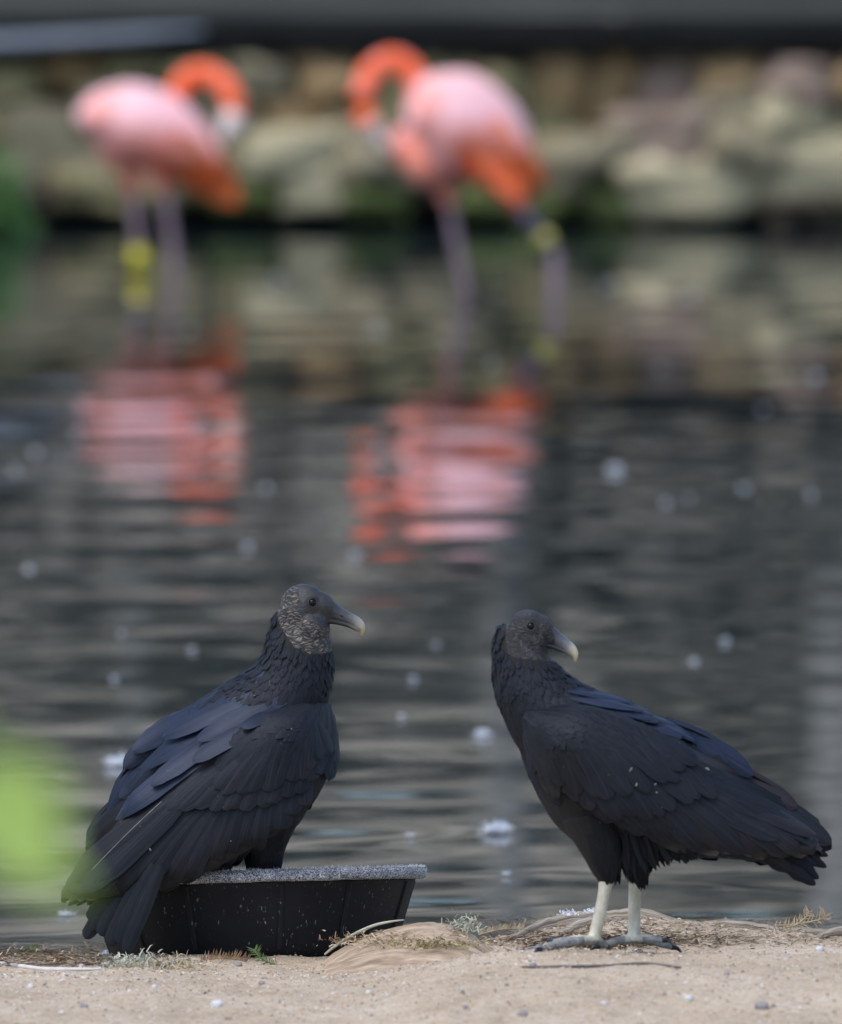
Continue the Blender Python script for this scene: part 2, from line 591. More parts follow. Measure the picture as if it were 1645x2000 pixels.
def beak_loft(bird, st, cols, seg=14, sub=4):
    mb = MB()
    tube(mb, [(bird.pt(x, y, dy), ra * bird.k, rb * bird.k) for x, y, ra, rb, dy in st], seg, sub)
    n = len(mb.v) // seg
    mb.col = []
    for i in range(n):
        c = polyline(cols, i / (n - 1))
        mb.col += [(*[max(0.0, q) for q in c], 1)] * seg
    return mb

# ------------------------------------------------------------------ setting: ground, water, terrace
WATER_Z = -0.10

def axis_steps(breaks):
    out = []
    for (a, b, st) in breaks:
        n = max(1, int(round((b - a) / st)))
        out += [a + (b - a) * i / n for i in range(n)]
    out.append(breaks[-1][1])
    return out

def bank_z(x, y):
    """height of the sandy bank: nearly level, a soft lip at the water, then down under the surface"""
    z = lerp(-0.023, -0.012, sstep(x, -0.16, 0.12)) + lerp(0.026, 0.055, sstep(x, -0.12, 0.16)) * sstep(-y, 0.15, 0.75) - lerp(0.026, 0.055, sstep(x, -0.12, 0.16)) * sstep(-y, 0.9, 2.2)
    z += 0.012 * noise.noise(Vector((x * 2.3, y * 1.5, 3.1))) + 0.006 * noise.noise(Vector((x * 7, y * 6, 1.7)))
    z += 0.004 * noise.noise(Vector((x * 14, y * 12, 5))) + 0.0034 * noise.noise(Vector((x * 26, y * 26, 8))) + 0.0016 * noise.noise(Vector((x * 70, y * 70, 2)))
    z -= lerp(0.115, 0.085, sstep(x, -0.05, 0.15)) * max(0.0, min(y, 0.6) + 0.06)
    z += 0.040 * math.exp(-((x - 0.34) / 0.17) ** 2) * math.exp(-((y - 0.12) / 0.16) ** 2) + 0.016 * math.exp(-((x - 0.55) / 0.12) ** 2 - ((y - 0.2) / 0.15) ** 2)
    edge = 0.42 + 0.05 * noise.noise(Vector((x * 1.7, 0.4, 0)))
    z -= 0.6 * sstep(y, edge, edge + 0.75)
    return z

def sand_material():
    m, nt, bs, L = node_mat('coarse_sand')
    v = coords(nt, 'Object')
    a = tex(nt, 'ShaderNodeTexNoise', 5, 6, 0.6, v)
    r = ramp(nt, [(0.25, (0.30, 0.245, 0.18)), (0.5, (0.40, 0.335, 0.255)), (0.8, (0.48, 0.42, 0.34))])
    L.new(a.outputs[0], r.inputs[0])
    g = tex(nt, 'ShaderNodeTexVoronoi', 230, vec=v)
    gr = ramp(nt, [(0.0, (0.5, 0.46, 0.44)), (0.16, (0.85, 0.8, 0.76)), (0.55, (1, 0.98, 0.95)), (0.85, (1.12, 1.02, 0.92)), (1.0, (1.3, 1.3, 1.32))])
    sp = nt.nodes.new('ShaderNodeSeparateColor')
    L.new(g.outputs['Color'], sp.inputs[0]); L.new(sp.outputs[0], gr.inputs[0])
    c = mix(nt, 1.0, r.outputs[0], gr.outputs[0], 'MULTIPLY')
    p = tex(nt, 'ShaderNodeTexNoise', 26, 5, 0.7, v)
    pr = ramp(nt, [(0.56, (0, 0, 0)), (0.72, (0.6, 0.6, 0.6))])
    L.new(p.outputs[0], pr.inputs[0])
    c = mix(nt, pr.outputs[0], c, (0.22, 0.18, 0.14))
    L.new(c, bs.inputs['Base Color'])
    bs.inputs['Roughness'].default_value = 0.95
    bs.inputs['Specular IOR Level'].default_value = 0.15
    f = tex(nt, 'ShaderNodeTexNoise', 160, 5, 0.7, v)
    n1 = bump(nt, g.outputs['Distance'], 0.5, 0.004, bs)
    bump(nt, f.outputs[0], 0.6, 0.004, bs, n1)
    return m
M['sand'] = sand_material()

xs = axis_steps([(-60, -8, 4), (-8, -2, 0.4), (-2, -0.85, 0.05), (-0.85, 0.85, 0.0085), (0.85, 2, 0.05), (2, 8, 0.4), (8, 60, 4)])
ys = axis_steps([(-60, -12, 3), (-12, -3, 0.4), (-3, -1.6, 0.05), (-1.6, 0.55, 0.0085), (0.55, 1.6, 0.1), (1.6, 3, 0.7)])
mb = MB()
nx = len(xs)
vs = [(x, y, bank_z(x, y)) for y in ys for x in xs]
mb.add(vs, [(j * nx + i, j * nx + i + 1, (j + 1) * nx + i + 1, (j + 1) * nx + i) for j in range(len(ys) - 1) for i in range(nx - 1)])
tag(mb.build('sandy_ground', M['sand']), kind='structure')

M['mud'] = simple('pond_mud', (0.03, 0.028, 0.02), (0.06, 0.055, 0.04), 0.9, 3, 0.3, 0.02)
mb = MB()
mb.add([(-60, 2.9, -0.62), (60, 2.9, -0.62), (60, 24.4, -0.62), (-60, 24.4, -0.62)], [(0, 1, 2, 3)])
tag(mb.build('pond_bed', M['mud']), kind='structure')

def water_material():
    m, nt, bs, L = node_mat('dark_pond_water')
    v = coords(nt, 'Object')
    n = tex(nt, 'ShaderNodeTexNoise', 0.8, 4, 0.6, v)
    r = ramp(nt, [(0.3, (0.006, 0.012, 0.015)), (0.7, (0.010, 0.018, 0.022))])
    L.new(n.outputs[0], r.inputs[0]); L.new(r.outputs[0], bs.inputs['Base Color'])
    bs.inputs['Roughness'].default_value = 0.03
    bs.inputs['IOR'].default_value = 1.333
    return m
M['water'] = water_material()

rng = np.random.default_rng(11)
wx = np.array(axis_steps([(-4.2, 4.2, 0.03)]))
wy = np.array(axis_steps([(0.1, 24.0, 0.03)]))
GX, GY = np.meshgrid(wx, wy)
Z = np.zeros_like(GX)
for lo, hi, cnt, slope in ((1.0, 2.2, 14, 0.0012), (0.38, 0.95, 34, 0.0024), (0.16, 0.3, 20, 0.0006)):
    for _ in range(cnt):
        lam = rng.uniform(lo, hi)
        k = 2 * np.pi / lam
        an = rng.normal(np.pi / 2, 0.75)
        ph = rng.uniform(0, 2 * np.pi)
        # slow modulation so that ripples come in patches
        mod = 0.65 + 0.35 * np.sin(GX * rng.uniform(0.6, 2.4) + GY * rng.uniform(0.4, 1.6) + rng.uniform(0, 6.28))
        Z += mod * slope / k * np.sin(k * (np.cos(an) * GX + np.sin(an) * GY) + ph)
fade = np.clip((4.2 - np.abs(GX)) / 0.6, 0, 1) * np.clip((24.0 - GY) / 0.5, 0, 1)
calm = 0.78 + 0.22 * np.clip((14.0 - GY) / 9.0, 0, 1)
Z = Z * fade * calm
mb = MB()
nx = len(wx)
vs = np.stack([GX.ravel(), GY.ravel(), Z.ravel() + WATER_Z], 1).tolist()
mb.add(vs, [(j * nx + i, j * nx + i + 1, (j + 1) * nx + i + 1, (j + 1) * nx + i) for j in range(len(wy) - 1) for i in range(nx - 1)])
for x0, x1 in ((-60, -4.2), (4.2, 60)):
    mb.add([(x0, 0.1, WATER_Z), (x1, 0.1, WATER_Z), (x1, 24, WATER_Z), (x0, 24, WATER_Z)], [(0, 1, 2, 3)])
tag(mb.build('pond_water', M['water']), kind='structure')

# far bank: a level path, then an unseen pale slope added for the water's reflections
def slope_material():
    m, nt, bs, L = node_mat('gravel_and_dry_earth')
    v = coords(nt, 'Object')
    a = tex(nt, 'ShaderNodeTexNoise', 1.1, 5, 0.6, v)
    path = ramp(nt, [(0.35, (0.022, 0.024, 0.022)), (0.7, (0.075, 0.078, 0.066))])
    earth = ramp(nt, [(0.35, (0.19, 0.18, 0.15)), (0.7, (0.44, 0.41, 0.35))])
    L.new(a.outputs[0], path.inputs[0]); L.new(a.outputs[0], earth.inputs[0])
    sp = nt.nodes.new('ShaderNodeSeparateXYZ'); L.new(v, sp.inputs[0])
    f = ramp(nt, [(0.30, (0, 0, 0)), (0.31, (1, 1, 1))])            # the path's far edge, below the bank
    d = nt.nodes.new('ShaderNodeMath'); d.operation = 'DIVIDE'; d.inputs[1].default_value = 100.0
    L.new(sp.outputs[1], d.inputs[0]); L.new(d.outputs[0], f.inputs[0])
    L.new(mix(nt, f.outputs[0], path.outputs[0], earth.outputs[0]), bs.inputs['Base Color'])
    bs.inputs['Roughness'].default_value = 0.95
    bs.inputs['Specular IOR Level'].default_value = 0.08
    n = tex(nt, 'ShaderNodeTexNoise', 14, 5, 0.6, v)
    bump(nt, n.outputs[0], 0.4, 0.03, bs)
    return m
M['slope'] = slope_material()
def far_z(x, y):
    z = 0.50 + 0.02 * noise.noise(Vector((x, y, 0)))
    z += 4.2 * sstep(y, 26.5, 46) * (1 + 0.2 * noise.noise(Vector((x * 0.3, y * 0.2, 4)))) + 0.12 * noise.noise(Vector((x * 0.9, y * 0.7, 1))) * sstep(y, 26, 28)
    return z
mb = MB()
fx = axis_steps([(-60, -10, 5), (-10, 10, 0.4), (10, 60, 5)])
fy = axis_steps([(24.3, 30, 0.35), (30, 50, 1.0), (50, 110, 10)])
n_ = len(fx)
mb.add([(x, y, far_z(x, y)) for y in fy for x in fx],
       [(j * n_ + i, j * n_ + i + 1, (j + 1) * n_ + i + 1, (j + 1) * n_ + i) for j in range(len(fy) - 1) for i in range(n_ - 1)])
tag(mb.build('path_and_added_slope', M['slope']), kind='structure')

# ------------------------------------------------------------------ stone wall with its kerb beam
STONE = [((0.35, 0.315, 0.20), (0.50, 0.45, 0.30)), ((0.19, 0.165, 0.105), (0.31, 0.275, 0.185)), ((0.26, 0.175, 0.085), (0.42, 0.29, 0.155)),
         ((0.22, 0.16, 0.125), (0.34, 0.26, 0.21)), ((0.17, 0.15, 0.075), (0.29, 0.26, 0.145)), ((0.05, 0.042, 0.032), (0.10, 0.08, 0.06)),
         ((0.075, 0.10, 0.03), (0.16, 0.19, 0.07))]
SM = [simple('wall_stone_%s' % n, a, b, 0.9, 9, 0.5, 0.02, 30, spec=0.2) for n, (a, b) in zip(('pale', 'grey', 'tan', 'pink', 'olive', 'brown', 'mossy'), STONE)]
WALL_Y = 23.2
wall = empty('stone_wall', (0, WALL_Y + 0.3, WATER_Z))
tag(wall, 'dry stacked rubble wall of pale and brown stones behind the pond', 'stone wall')
M['earth'] = simple('dark_earth_core', (0.02, 0.018, 0.013), (0.05, 0.043, 0.03), 1.0, 6, 0.5, 0.03)
mb = MB()
mb.add([(-60, 23.62, -0.6), (60, 23.62, -0.6), (60, 23.62, 0.5), (-60, 23.62, 0.5), (-60, 24.4, -0.6), (60, 24.4, -0.6), (60, 24.4, 0.5), (-60, 24.4, 0.5)],
       [(0, 1, 2, 3), (3, 2, 6, 7), (4, 7, 6, 5), (0, 3, 7, 4), (1, 5, 6, 2)])
mb.build('wall_core', M['earth'], wall, smooth=False)
stones = [  # x, y, width, height in the photograph, colour, turn
    (20,160,120,80,4,0),(135,140,130,60,2,4),(262,132,120,50,4,-3),(385,150,120,70,4,0),(505,150,110,70,1,5),(640,160,130,90,2,-4),(770,150,120,70,4,3),
    (885,150,110,70,4,0),(985,170,110,90,4,0),(1085,160,110,80,2,6),(1195,150,110,70,2,-5),(1310,185,120,150,3,5),(1430,150,120,64,2,-4),(1565,165,150,80,3,3),(1690,150,110,70,2,0),
    (20,235,110,90,4,0),(100,290,190,150,1,6),(215,210,120,90,1,0),(330,215,130,90,4,4),(440,215,110,90,1,-6),(560,225,130,90,2,3),(665,235,130,80,2,-5),(790,230,130,90,4,0),
    (905,240,130,90,1,0),(1050,235,120,110,4,8),(1165,210,120,70,2,-6),(1180,290,170,64,1,-24),(1420,215,120,80,1,-8),(1545,225,140,70,0,4),(1665,235,110,80,1,0),
    (-20,330,130,110,4,0),(240,300,130,90,1,-4),(355,300,120,90,1,0),(460,310,120,100,4,0),(575,300,200,100,0,3),(715,300,120,110,1,-8),(830,320,130,90,1,0),
    (950,330,130,90,1,5),(1075,330,120,110,4,-6),(1110,320,110,80,1,-30),(1300,265,200,90,3,-3),(1455,285,130,100,1,4),(1590,325,200,130,0,2),
    (1352,356,262,112,0,-1),(180,370,150,70,4,4),(320,368,150,64,4,-4),(470,375,140,66,6,3),(620,368,150,80,0,-6),(735,392,110,64,6,0),(860,378,140,50,5,0),
    (950,392,110,60,6,3),(1055,400,110,54,6,-3),(1175,395,120,70,6,4),(1570,405,130,50,5,0),(40,390,150,60,5,0),(1690,385,110,80,4,0)]
k = 1.0 / ppm(WALL_Y)
for i, (x, y, w, h, c, rt) in enumerate(stones):
    mb = MB()
    dy = random.uniform(-0.05, 0.06) + (0.03 if y < 240 else 0.0)
    ctr = P(x, y, WALL_Y + dy) + Vector((0, 0.17, 0))
    rock(mb, ctr, (w * k * 0.60, random.uniform(0.19, 0.26), h * k * 0.62), math.radians(rt), i + 1, 4, 5.0, 0.26)
    mb.build('stone', SM[c], wall)
for side in (-1, 1):                         # the wall runs on, outside the picture
    x = 1.62
    while x < 6.0:
        w = random.uniform(0.2, 0.36)
        z = WATER_Z + 0.07
        while z < 0.40:
            h = random.uniform(0.09, 0.17)
            mb = MB()
            rock(mb, (side * (x + w / 2 + random.uniform(-0.03, 0.03)), WALL_Y + 0.17 + random.uniform(-0.05, 0.06), z + h / 2), (w * 0.54, 0.22, h * 0.54), random.uniform(-0.12, 0.12), random.randint(1, 999), 3, 3.6, 0.2)
            mb.build('stone', SM[random.choice((0, 1, 1, 2, 3, 4, 4))], wall)
            z += h
        x += w
M['beam'] = simple('dark_timber', (0.007, 0.008, 0.008), (0.018, 0.019, 0.019), 0.8, 5, 0.4, 0.01, 30, (1, 6, 6), spec=0.03)
beam = empty('kerb_beam', (0, WALL_Y + 0.2, 0.47))
tag(beam, 'long dark timber kerb lying along the top of the stone wall', 'kerb beam')
def box(mb, c, s, mi=0):
    x, y, z = c; a, b, d = s[0] / 2, s[1] / 2, s[2] / 2
    v = [(x + i * a, y + j * b, z + q * d) for i in (-1, 1) for j in (-1, 1) for q in (-1, 1)]
    mb.add(v, [(0, 1, 3, 2), (4, 6, 7, 5), (0, 4, 5, 1), (2, 3, 7, 6), (0, 2, 6, 4), (1, 5, 7, 3)], mi=mi)
for i in range(-3, 3):
    mb = MB()
    box(mb, (i * 3.4 + 2.3, WALL_Y + 0.24, 0.475 + random.uniform(-0.004, 0.004)), (3.385, 0.62, 0.10))
    o = mb.build('timber', M['beam'], beam, smooth=False)
    bv = o.modifiers.new('edge', 'BEVEL'); bv.width = 0.012; bv.segments = 2

# a grey pipe lying on the front of the beam
M['pipe'] = simple('grey_metal_pipe', (0.15, 0.175, 0.21), (0.23, 0.26, 0.31), 0.45, 8, 0.2, 0.004)
mb = MB()
tube(mb, [(P(-700, 88, WALL_Y - 0.16), 0.022, 0.022), (P(-200, 88, WALL_Y - 0.16), 0.022, 0.022), (P(0, 83, WALL_Y - 0.16), 0.022, 0.022),
          (P(160, 75, WALL_Y - 0.13), 0.020, 0.020), (P(300, 66, WALL_Y - 0.11), 0.017, 0.017), (P(400, 58, WALL_Y - 0.09), 0.008, 0.008)], 12, 4)
o = mb.build('water_pipe', M['pipe'], org=P(0, 83, WALL_Y - 0.16))
tag(o, 'grey metal pipe fixed along the front of the dark kerb', 'pipe')

# ------------------------------------------------------------------ unseen leaves, bushes and trunks added to shape the pond's reflections
def leaf_cloud(mb, c, r, count, size, seed, squash=1.0):
    rg = random.Random(seed)
    for _ in range(count):
        while True:
            d = Vector((rg.uniform(-1, 1), rg.uniform(-1, 1), rg.uniform(-1, 1)))
            if 0.2 < d.length < 1: break
        rad = 1 + 0.45 * noise.noise(d * 1.8 + Vector((seed, 0, 0)))
        p = Vector(c) + Vector((d.x * r[0], d.y * r[1], d.z * r[2])) * rad
        s = size * rg.uniform(0.6, 1.3)
        R = Matrix.Rotation(rg.uniform(0, 6.28), 3, 'Z') @ Matrix.Rotation(rg.uniform(-1.1, 1.1), 3, 'X')
        mb.add([p + R @ Vector(q) for q in ((-s, 0, 0), (0, -s * 0.45, s * 0.1), (s, 0, 0), (0, s * 0.45, s * 0.1))], [(0, 1, 2, 3)])
def leaf_mat(name, c1, c2, trans=0.25, rough=0.5):
    m = simple(name, c1, c2, rough, 9, 0)
    bs = m.node_tree.nodes['Principled BSDF']
    nt = m.node_tree
    tr = nt.nodes.new('ShaderNodeBsdfTranslucent')
    tr.inputs[0].default_value = (*[min(1, q * 1.4) for q in c2], 1)
    ms = nt.nodes.new('ShaderNodeMixShader'); ms.inputs[0].default_value = trans
    out = nt.nodes['Material Output']
    nt.links.new(bs.outputs[0], ms.inputs[1]); nt.links.new(tr.outputs[0], ms.inputs[2]); nt.links.new(ms.outputs[0], out.inputs[0])
    return m
M['bush'] = leaf_mat('dark_bush_leaf', (0.009, 0.016, 0.014), (0.026, 0.040, 0.030))
M['bark'] = simple('grey_bark', (0.20, 0.20, 0.19), (0.36, 0.36, 0.34), 0.9, 8, 0.6, 0.02, 20, (1, 1, 0.25))
M['crown'] = leaf_mat('tree_leaf', (0.025, 0.04, 0.015), (0.06, 0.08, 0.03))
rb = random.Random(5)
mb = MB()
for i in range(40):                                      # unseen low hedge, added to darken the mid-pond reflections
    x = -9.75 + i * 0.5
    h = 0.72 + 0.14 * noise.noise(Vector((x * 0.8, 1, 0)))
    leaf_cloud(mb, (x, 29.4 + rb.uniform(-0.1, 0.1), 0.50 + h), (0.42, 0.35, h), 480, 0.06, i + 300)
for i in range(135):                                     # unseen bushes, added as dark patches in the reflected slope
    x = rb.uniform(-7, 7); y = rb.uniform(31, 42)
    r = rb.uniform(0.25, 0.7)
    leaf_cloud(mb, (x, y, far_z(x, y) + r * 0.4), (r * 1.3, r, r * 0.7), int(300 * r), 0.07, i)
tag(mb.build('added_undergrowth', M['bush']), kind='stuff')
mb, mt = MB(), MB()
for i in range(26):  # unseen trees, added to keep bright low sky out of the water
    x = -30 + i * 2.4 + rb.uniform(-0.8, 0.8); y = rb.uniform(44, 62)
    z0 = far_z(x, y) - 0.1
    tube(mt, [(Vector((x, y, z0)), 0.28, 0.28), (Vector((x + 0.1, y, z0 + 3)), 0.2, 0.2), (Vector((x - 0.2, y, z0 + 7)), 0.09, 0.09)], 8, 3)
    for q in range(4):
        leaf_cloud(mb, (x + rb.uniform(-1.4, 1.4), y + rb.uniform(-1, 1), z0 + (0.9 + 2.4 * q + rb.uniform(-0.6, 0.6))), (2.4, 1.9, 1.8), 420, 0.33, i * 7 + q)
for x, y, r in ((0.28, 31.0, 0.065), (1.50, 30.6, 0.13), (-1.1, 32.5, 0.05), (-2.6, 31.5, 0.12), (3.1, 32, 0.11)):  # pale trunks added to put upright streaks into the reflection
    tube(mt, [(Vector((x, y, 0.4)), r * 1.15, r * 1.15), (Vector((x + 0.03, y, 2.2)), r, r), (Vector((x - 0.04, y, 5.5)), r * 0.7, r * 0.7)], 10, 4)
tl = empty('added_treeline', (0, 50, 4))
tag(tl, kind='stuff')
mb.build('crown', M['crown'], tl); mt.build('trunk', M['bark'], tl)

# green plant growing at the foot of the wall
M['green'] = leaf_mat('fresh_green_leaf', (0.10, 0.22, 0.07), (0.19, 0.36, 0.13), 0.35)
pl = empty('green_plant', P(-20, 460, WALL_Y - 0.5))
tag(pl, 'bright green leafy plant at the foot of the stone wall', 'plant')
mb = MB()
leaf_cloud(mb, P(-22, 400, WALL_Y - 0.5), (0.12, 0.12, 0.16), 520, 0.03, 3)
leaf_cloud(mb, P(20, 440, WALL_Y - 0.4), (0.10, 0.1, 0.09), 130, 0.03, 4)
leaf_cloud(mb, P(-30, 540, WALL_Y - 0.9), (0.06, 0.1, 0.07), 130, 0.03, 5)
mb.build('foliage', M['green'], pl)
mb = MB()
for j in range(5):
    a = P(-60 + j * 18, 475, WALL_Y - 0.45)
    tube(mb, [(a - Vector((0, 0, 0.12)), 0.006, 0.006), (a + Vector((0.01 * j, 0, 0.08)), 0.005, 0.005), (a + Vector((0.03 * (j - 2), 0, 0.2)), 0.003, 0.003)], 6, 2)
mb.build('stem', M['green'], pl)

# ------------------------------------------------------------------ flamingos
def paint_mat(name, rough=0.6, sheen=0.3):
    m, nt, bs, L = node_mat(name)
    a = nt.nodes.new('ShaderNodeAttribute'); a.attribute_name = 'Col'
    n = tex(nt, 'ShaderNodeTexNoise', 40, 4, 0.6, coords(nt, 'Object'))
    r = ramp(nt, [(0.3, (0.85, 0.85, 0.85)), (0.7, (1.05, 1.05, 1.05))])
    L.new(n.outputs[0], r.inputs[0])
    L.new(mix(nt, 1.0, a.outputs['Color'], r.outputs[0], 'MULTIPLY'), bs.inputs['Base Color'])
    bs.inputs['Roughness'].default_value = rough
    bs.inputs['Sheen Weight'].default_value = sheen
    bump(nt, n.outputs[0], 0.3, 0.004, bs)
    return m
M['flamingo'] = paint_mat('pink_plumage')
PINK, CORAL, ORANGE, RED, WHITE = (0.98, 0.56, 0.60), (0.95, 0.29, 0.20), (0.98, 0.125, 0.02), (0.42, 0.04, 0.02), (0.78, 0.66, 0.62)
M['orange'] = simple('orange_feather', (0.96, 0.13, 0.025), (0.98, 0.22, 0.07), 0.5, 12, 0.2, 0.003)
M['salmon'] = simple('salmon_feather', (0.82, 0.42, 0.44), (0.92, 0.58, 0.63), 0.55, 9, 0.2, 0.003)
M['coral'] = simple('coral_feather', (0.93, 0.24, 0.13), (0.97, 0.38, 0.28), 0.55, 9, 0.2, 0.003)
M['crimson'] = simple('crimson_feather', (0.45, 0.04, 0.02), (0.65, 0.10, 0.04), 0.55, 9, 0.2, 0.003)
M['fleg'] = simple('mauve_leg', (0.23, 0.16, 0.19), (0.36, 0.26, 0.30), 0.55, 40, 0.3, 0.003)
M['yellow'] = simple('yellow_plastic', (0.55, 0.50, 0.01), (0.68, 0.60, 0.02), 0.4, 20, 0)
M['olive'] = simple('dull_yellow_plastic', (0.36, 0.35, 0.05), (0.46, 0.44, 0.08), 0.5, 20, 0)
M['navy'] = simple('dark_blue_plastic', (0.03, 0.03, 0.08), (0.05, 0.05, 0.11), 0.4, 20, 0)
M['bill'] = simple('pale_bill', (0.7, 0.58, 0.55), (0.85, 0.75, 0.72), 0.4, 20, 0)
M['billtip'] = simple('black_bill_tip', (0.01, 0.01, 0.01), (0.02, 0.02, 0.02), 0.35, 20, 0)

def flamingo(Y, foot, body, neck, extra, legs, feathers, wing, head, bill, bands, label):
    k = 1.0 / ppm(Y)
    root = empty('flamingo', P(foot[0], foot[1], Y))
    tag(root, label, 'flamingo', 'flamingos wading in the pond')
    mb = MB()
    tube(mb, [(P(x, y, Y + dy), a * k, b * k) for x, y, a, b, dy in body], 24, 4)
    tube(mb, [(P(x, y, Y + dy), r * k, r * k) for x, y, r, dy in neck], 16, 5)
    for x, y, rx, rz, ry, dy in extra:
        ball(mb, P(x, y, Y + dy), (rx * k, ry * k, rz * k), 16)
    ball(mb, P(head[0], head[1], Y + head[3]), (head[2] * k,) * 3, 16)
    for lg in legs:
        tube(mb, [(P(x, y, Y + dy), r * k, r * k) for x, y, r, dy in lg['thigh']], 14, 4)
    V, F = smooth_eval(mb, 'flamingo_skin', 0.007, 5)
    npts = [(P(x, y, Y + dy), r * k) for x, y, r, dy in neck[1:]] + [(P(head[0], head[1], Y + head[3]), head[2] * k)]
    cols = []
    for v in V:
        p = Vector(v)
        dn = min((p - q).length - r for q, r in npts)
        x, y = proj(p)
        c = Vector(CORAL).lerp(Vector(PINK), sstep(y, body[2][1] + 60, body[2][1] - 30))  # own pink and coral, with the brightly lit top painted in
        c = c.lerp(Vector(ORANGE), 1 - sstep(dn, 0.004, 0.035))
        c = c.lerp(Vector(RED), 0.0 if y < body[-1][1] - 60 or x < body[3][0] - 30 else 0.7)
        cols.append((*c, 1))
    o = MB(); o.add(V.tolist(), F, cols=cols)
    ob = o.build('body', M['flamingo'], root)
    # wing: a folded, cambered slab of pale feathers on the near side, its long feathers orange
    bird = Bird.__new__(Bird); bird.Y = Y; bird.k = k; bird.root = root
    sV, sF = wing_shell(bird, wing['U'], wing['L'], lambda t, w: (wing['B'] * (0.45 + 0.55 * math.sin(math.pi * min(1, 0.12 + 0.76 * w))) * (1 - 0.35 * t)), -1, 24, 10, 0.02)
    wc = []
    for v in sV:
        x, y = proj(v)
        u = (x - wing['U'][0][0]) / (wing['U'][-1][0] - wing['U'][0][0])
        low = (y - wing['U'][2][1]) / (wing['L'][2][1] - wing['U'][2][1])
        f = max(1 - sstep(u, 0.0, 0.36), 0.85 * sstep(low, 0.45, 1.0))  # coral towards front and underside, shading painted into the wing colour
        wc.append((*Vector(PINK).lerp(Vector(CORAL), f * 0.85), 1))
    s = MB(); s.add(sV, sF, cols=wc)
    wo = s.build('wing', M['flamingo'], root)
    s2 = MB(); sV2, sF2 = wing_shell(bird, wing['U'], wing['L'], lambda t, w: (wing['B'] * (0.45 + 0.55 * math.sin(math.pi * min(1, 0.12 + 0.76 * w))) * (1 - 0.35 * t)), 1, 24, 10, 0.02)
    s2.add(sV2, sF2, cols=wc); s2.build('wing', M['flamingo'], root)
    bird.set_surface((V.tolist(), F), (sV, sF))
    for i, (r, t, w, mat) in enumerate(feathers):
        bird.feather(wo, 'flight_feather', M[mat], r, t, w, bend=0.08, lift=(0.004 + 0.002 * i, 0.010 + 0.002 * i), n=6)
    mb = MB()
    tube(mb, [(P(x, y, Y + dy), r * k, r * k) for x, y, r, dy in bill], 12, 4)
    bo = mb.build('beak', M['bill'], root)
    mb = MB(); x, y, r, dy = bill[-1]
    ball(mb, P(x, y, Y + dy), (r * 1.15 * k,) * 3, 10)
    mb.build('beak_tip', M['billtip'], bo)
    mb = MB(); ball(mb, P(head[0], head[1] - 4, Y + head[3] - head[2] * k * 0.9), (0.006,) * 3, 8)
    mb.build('eye', M['yellow'], root)
    for lg in legs:
        mb = MB()
        tube(mb, [(P(x, y, Y + dy), r * k, r * k) for x, y, r, dy in lg['shank']], 10, 4)
        lo = mb.build('leg', M['fleg'], root)
        for (x, y, x2, y2, r, mat, dy) in lg.get('bands', []):
            b = MB()
            tube(b, [(P(x, y, Y + dy), r * k, r * k), (P(x2, y2, Y + dy), r * k, r * k)], 14, 2)
            tag(b.build('leg_band', M[mat], lo), 'yellow leg band' if mat in ('yellow', 'olive') else 'dark blue leg band')
    return root

flamingo(20.5, (290, 530),
    body=[(150, 232, 12, 20, 0), (195, 228, 55, 60, 0), (265, 242, 80, 85, 0), (340, 272, 68, 75, 0), (400, 315, 40, 45, 0), (440, 355, 18, 20, 0)],
    neck=[(335, 225, 22, 0.04), (352, 172, 23, 0.05), (378, 146, 22, 0.05), (412, 146, 21, 0.03), (445, 170, 21, 0.0), (458, 205, 21, -0.02)],
    extra=[(235, 290, 45, 42, 50, 0)],
    legs=[dict(thigh=[(255, 300, 36, 0.02), (258, 350, 22, 0.02), (262, 385, 11, 0.02)], shank=[(260, 365, 10, 0.02), (266, 430, 10, 0.02), (274, 540, 9, 0.02), (282, 680, 9, 0.02)],
               bands=[(270, 484, 273, 527, 17, 'yellow', 0.02)]),
          dict(thigh=[(305, 310, 34, -0.03), (315, 350, 20, -0.03), (320, 385, 11, -0.03)], shank=[(320, 365, 10, -0.03), (328, 420, 10, -0.03), (346, 555, 9, -0.03), (356, 680, 9, -0.03)])],
    feathers=[((290, 318), (415, 345), 40, 'crimson'), ((300, 310), (440, 372), 40, 'crimson'), ((330, 300), (468, 392), 44, 'orange'), ((340, 292), (466, 372), 46, 'orange'), ((350, 282), (456, 352), 46, 'orange'), ((310, 300), (430, 330), 44, 'orange'), ((300, 280), (385, 306), 36, 'coral'), ((340, 255), (415, 305), 36, 'coral')],
    wing=dict(U=[(170, 205), (220, 175), (290, 168), (350, 195), (400, 245), (430, 300)], L=[(175, 255), (220, 300), (280, 318), (330, 312), (380, 312), (425, 322)], B=0.115),
    head=(458, 222, 22, -0.02), bill=[(458, 226, 24, -0.03), (448, 248, 20, -0.045), (440, 266, 13, -0.05), (432, 280, 5, -0.05)], bands=None,
    label='pink flamingo with one yellow band on a straight leg, nearer the green plant')

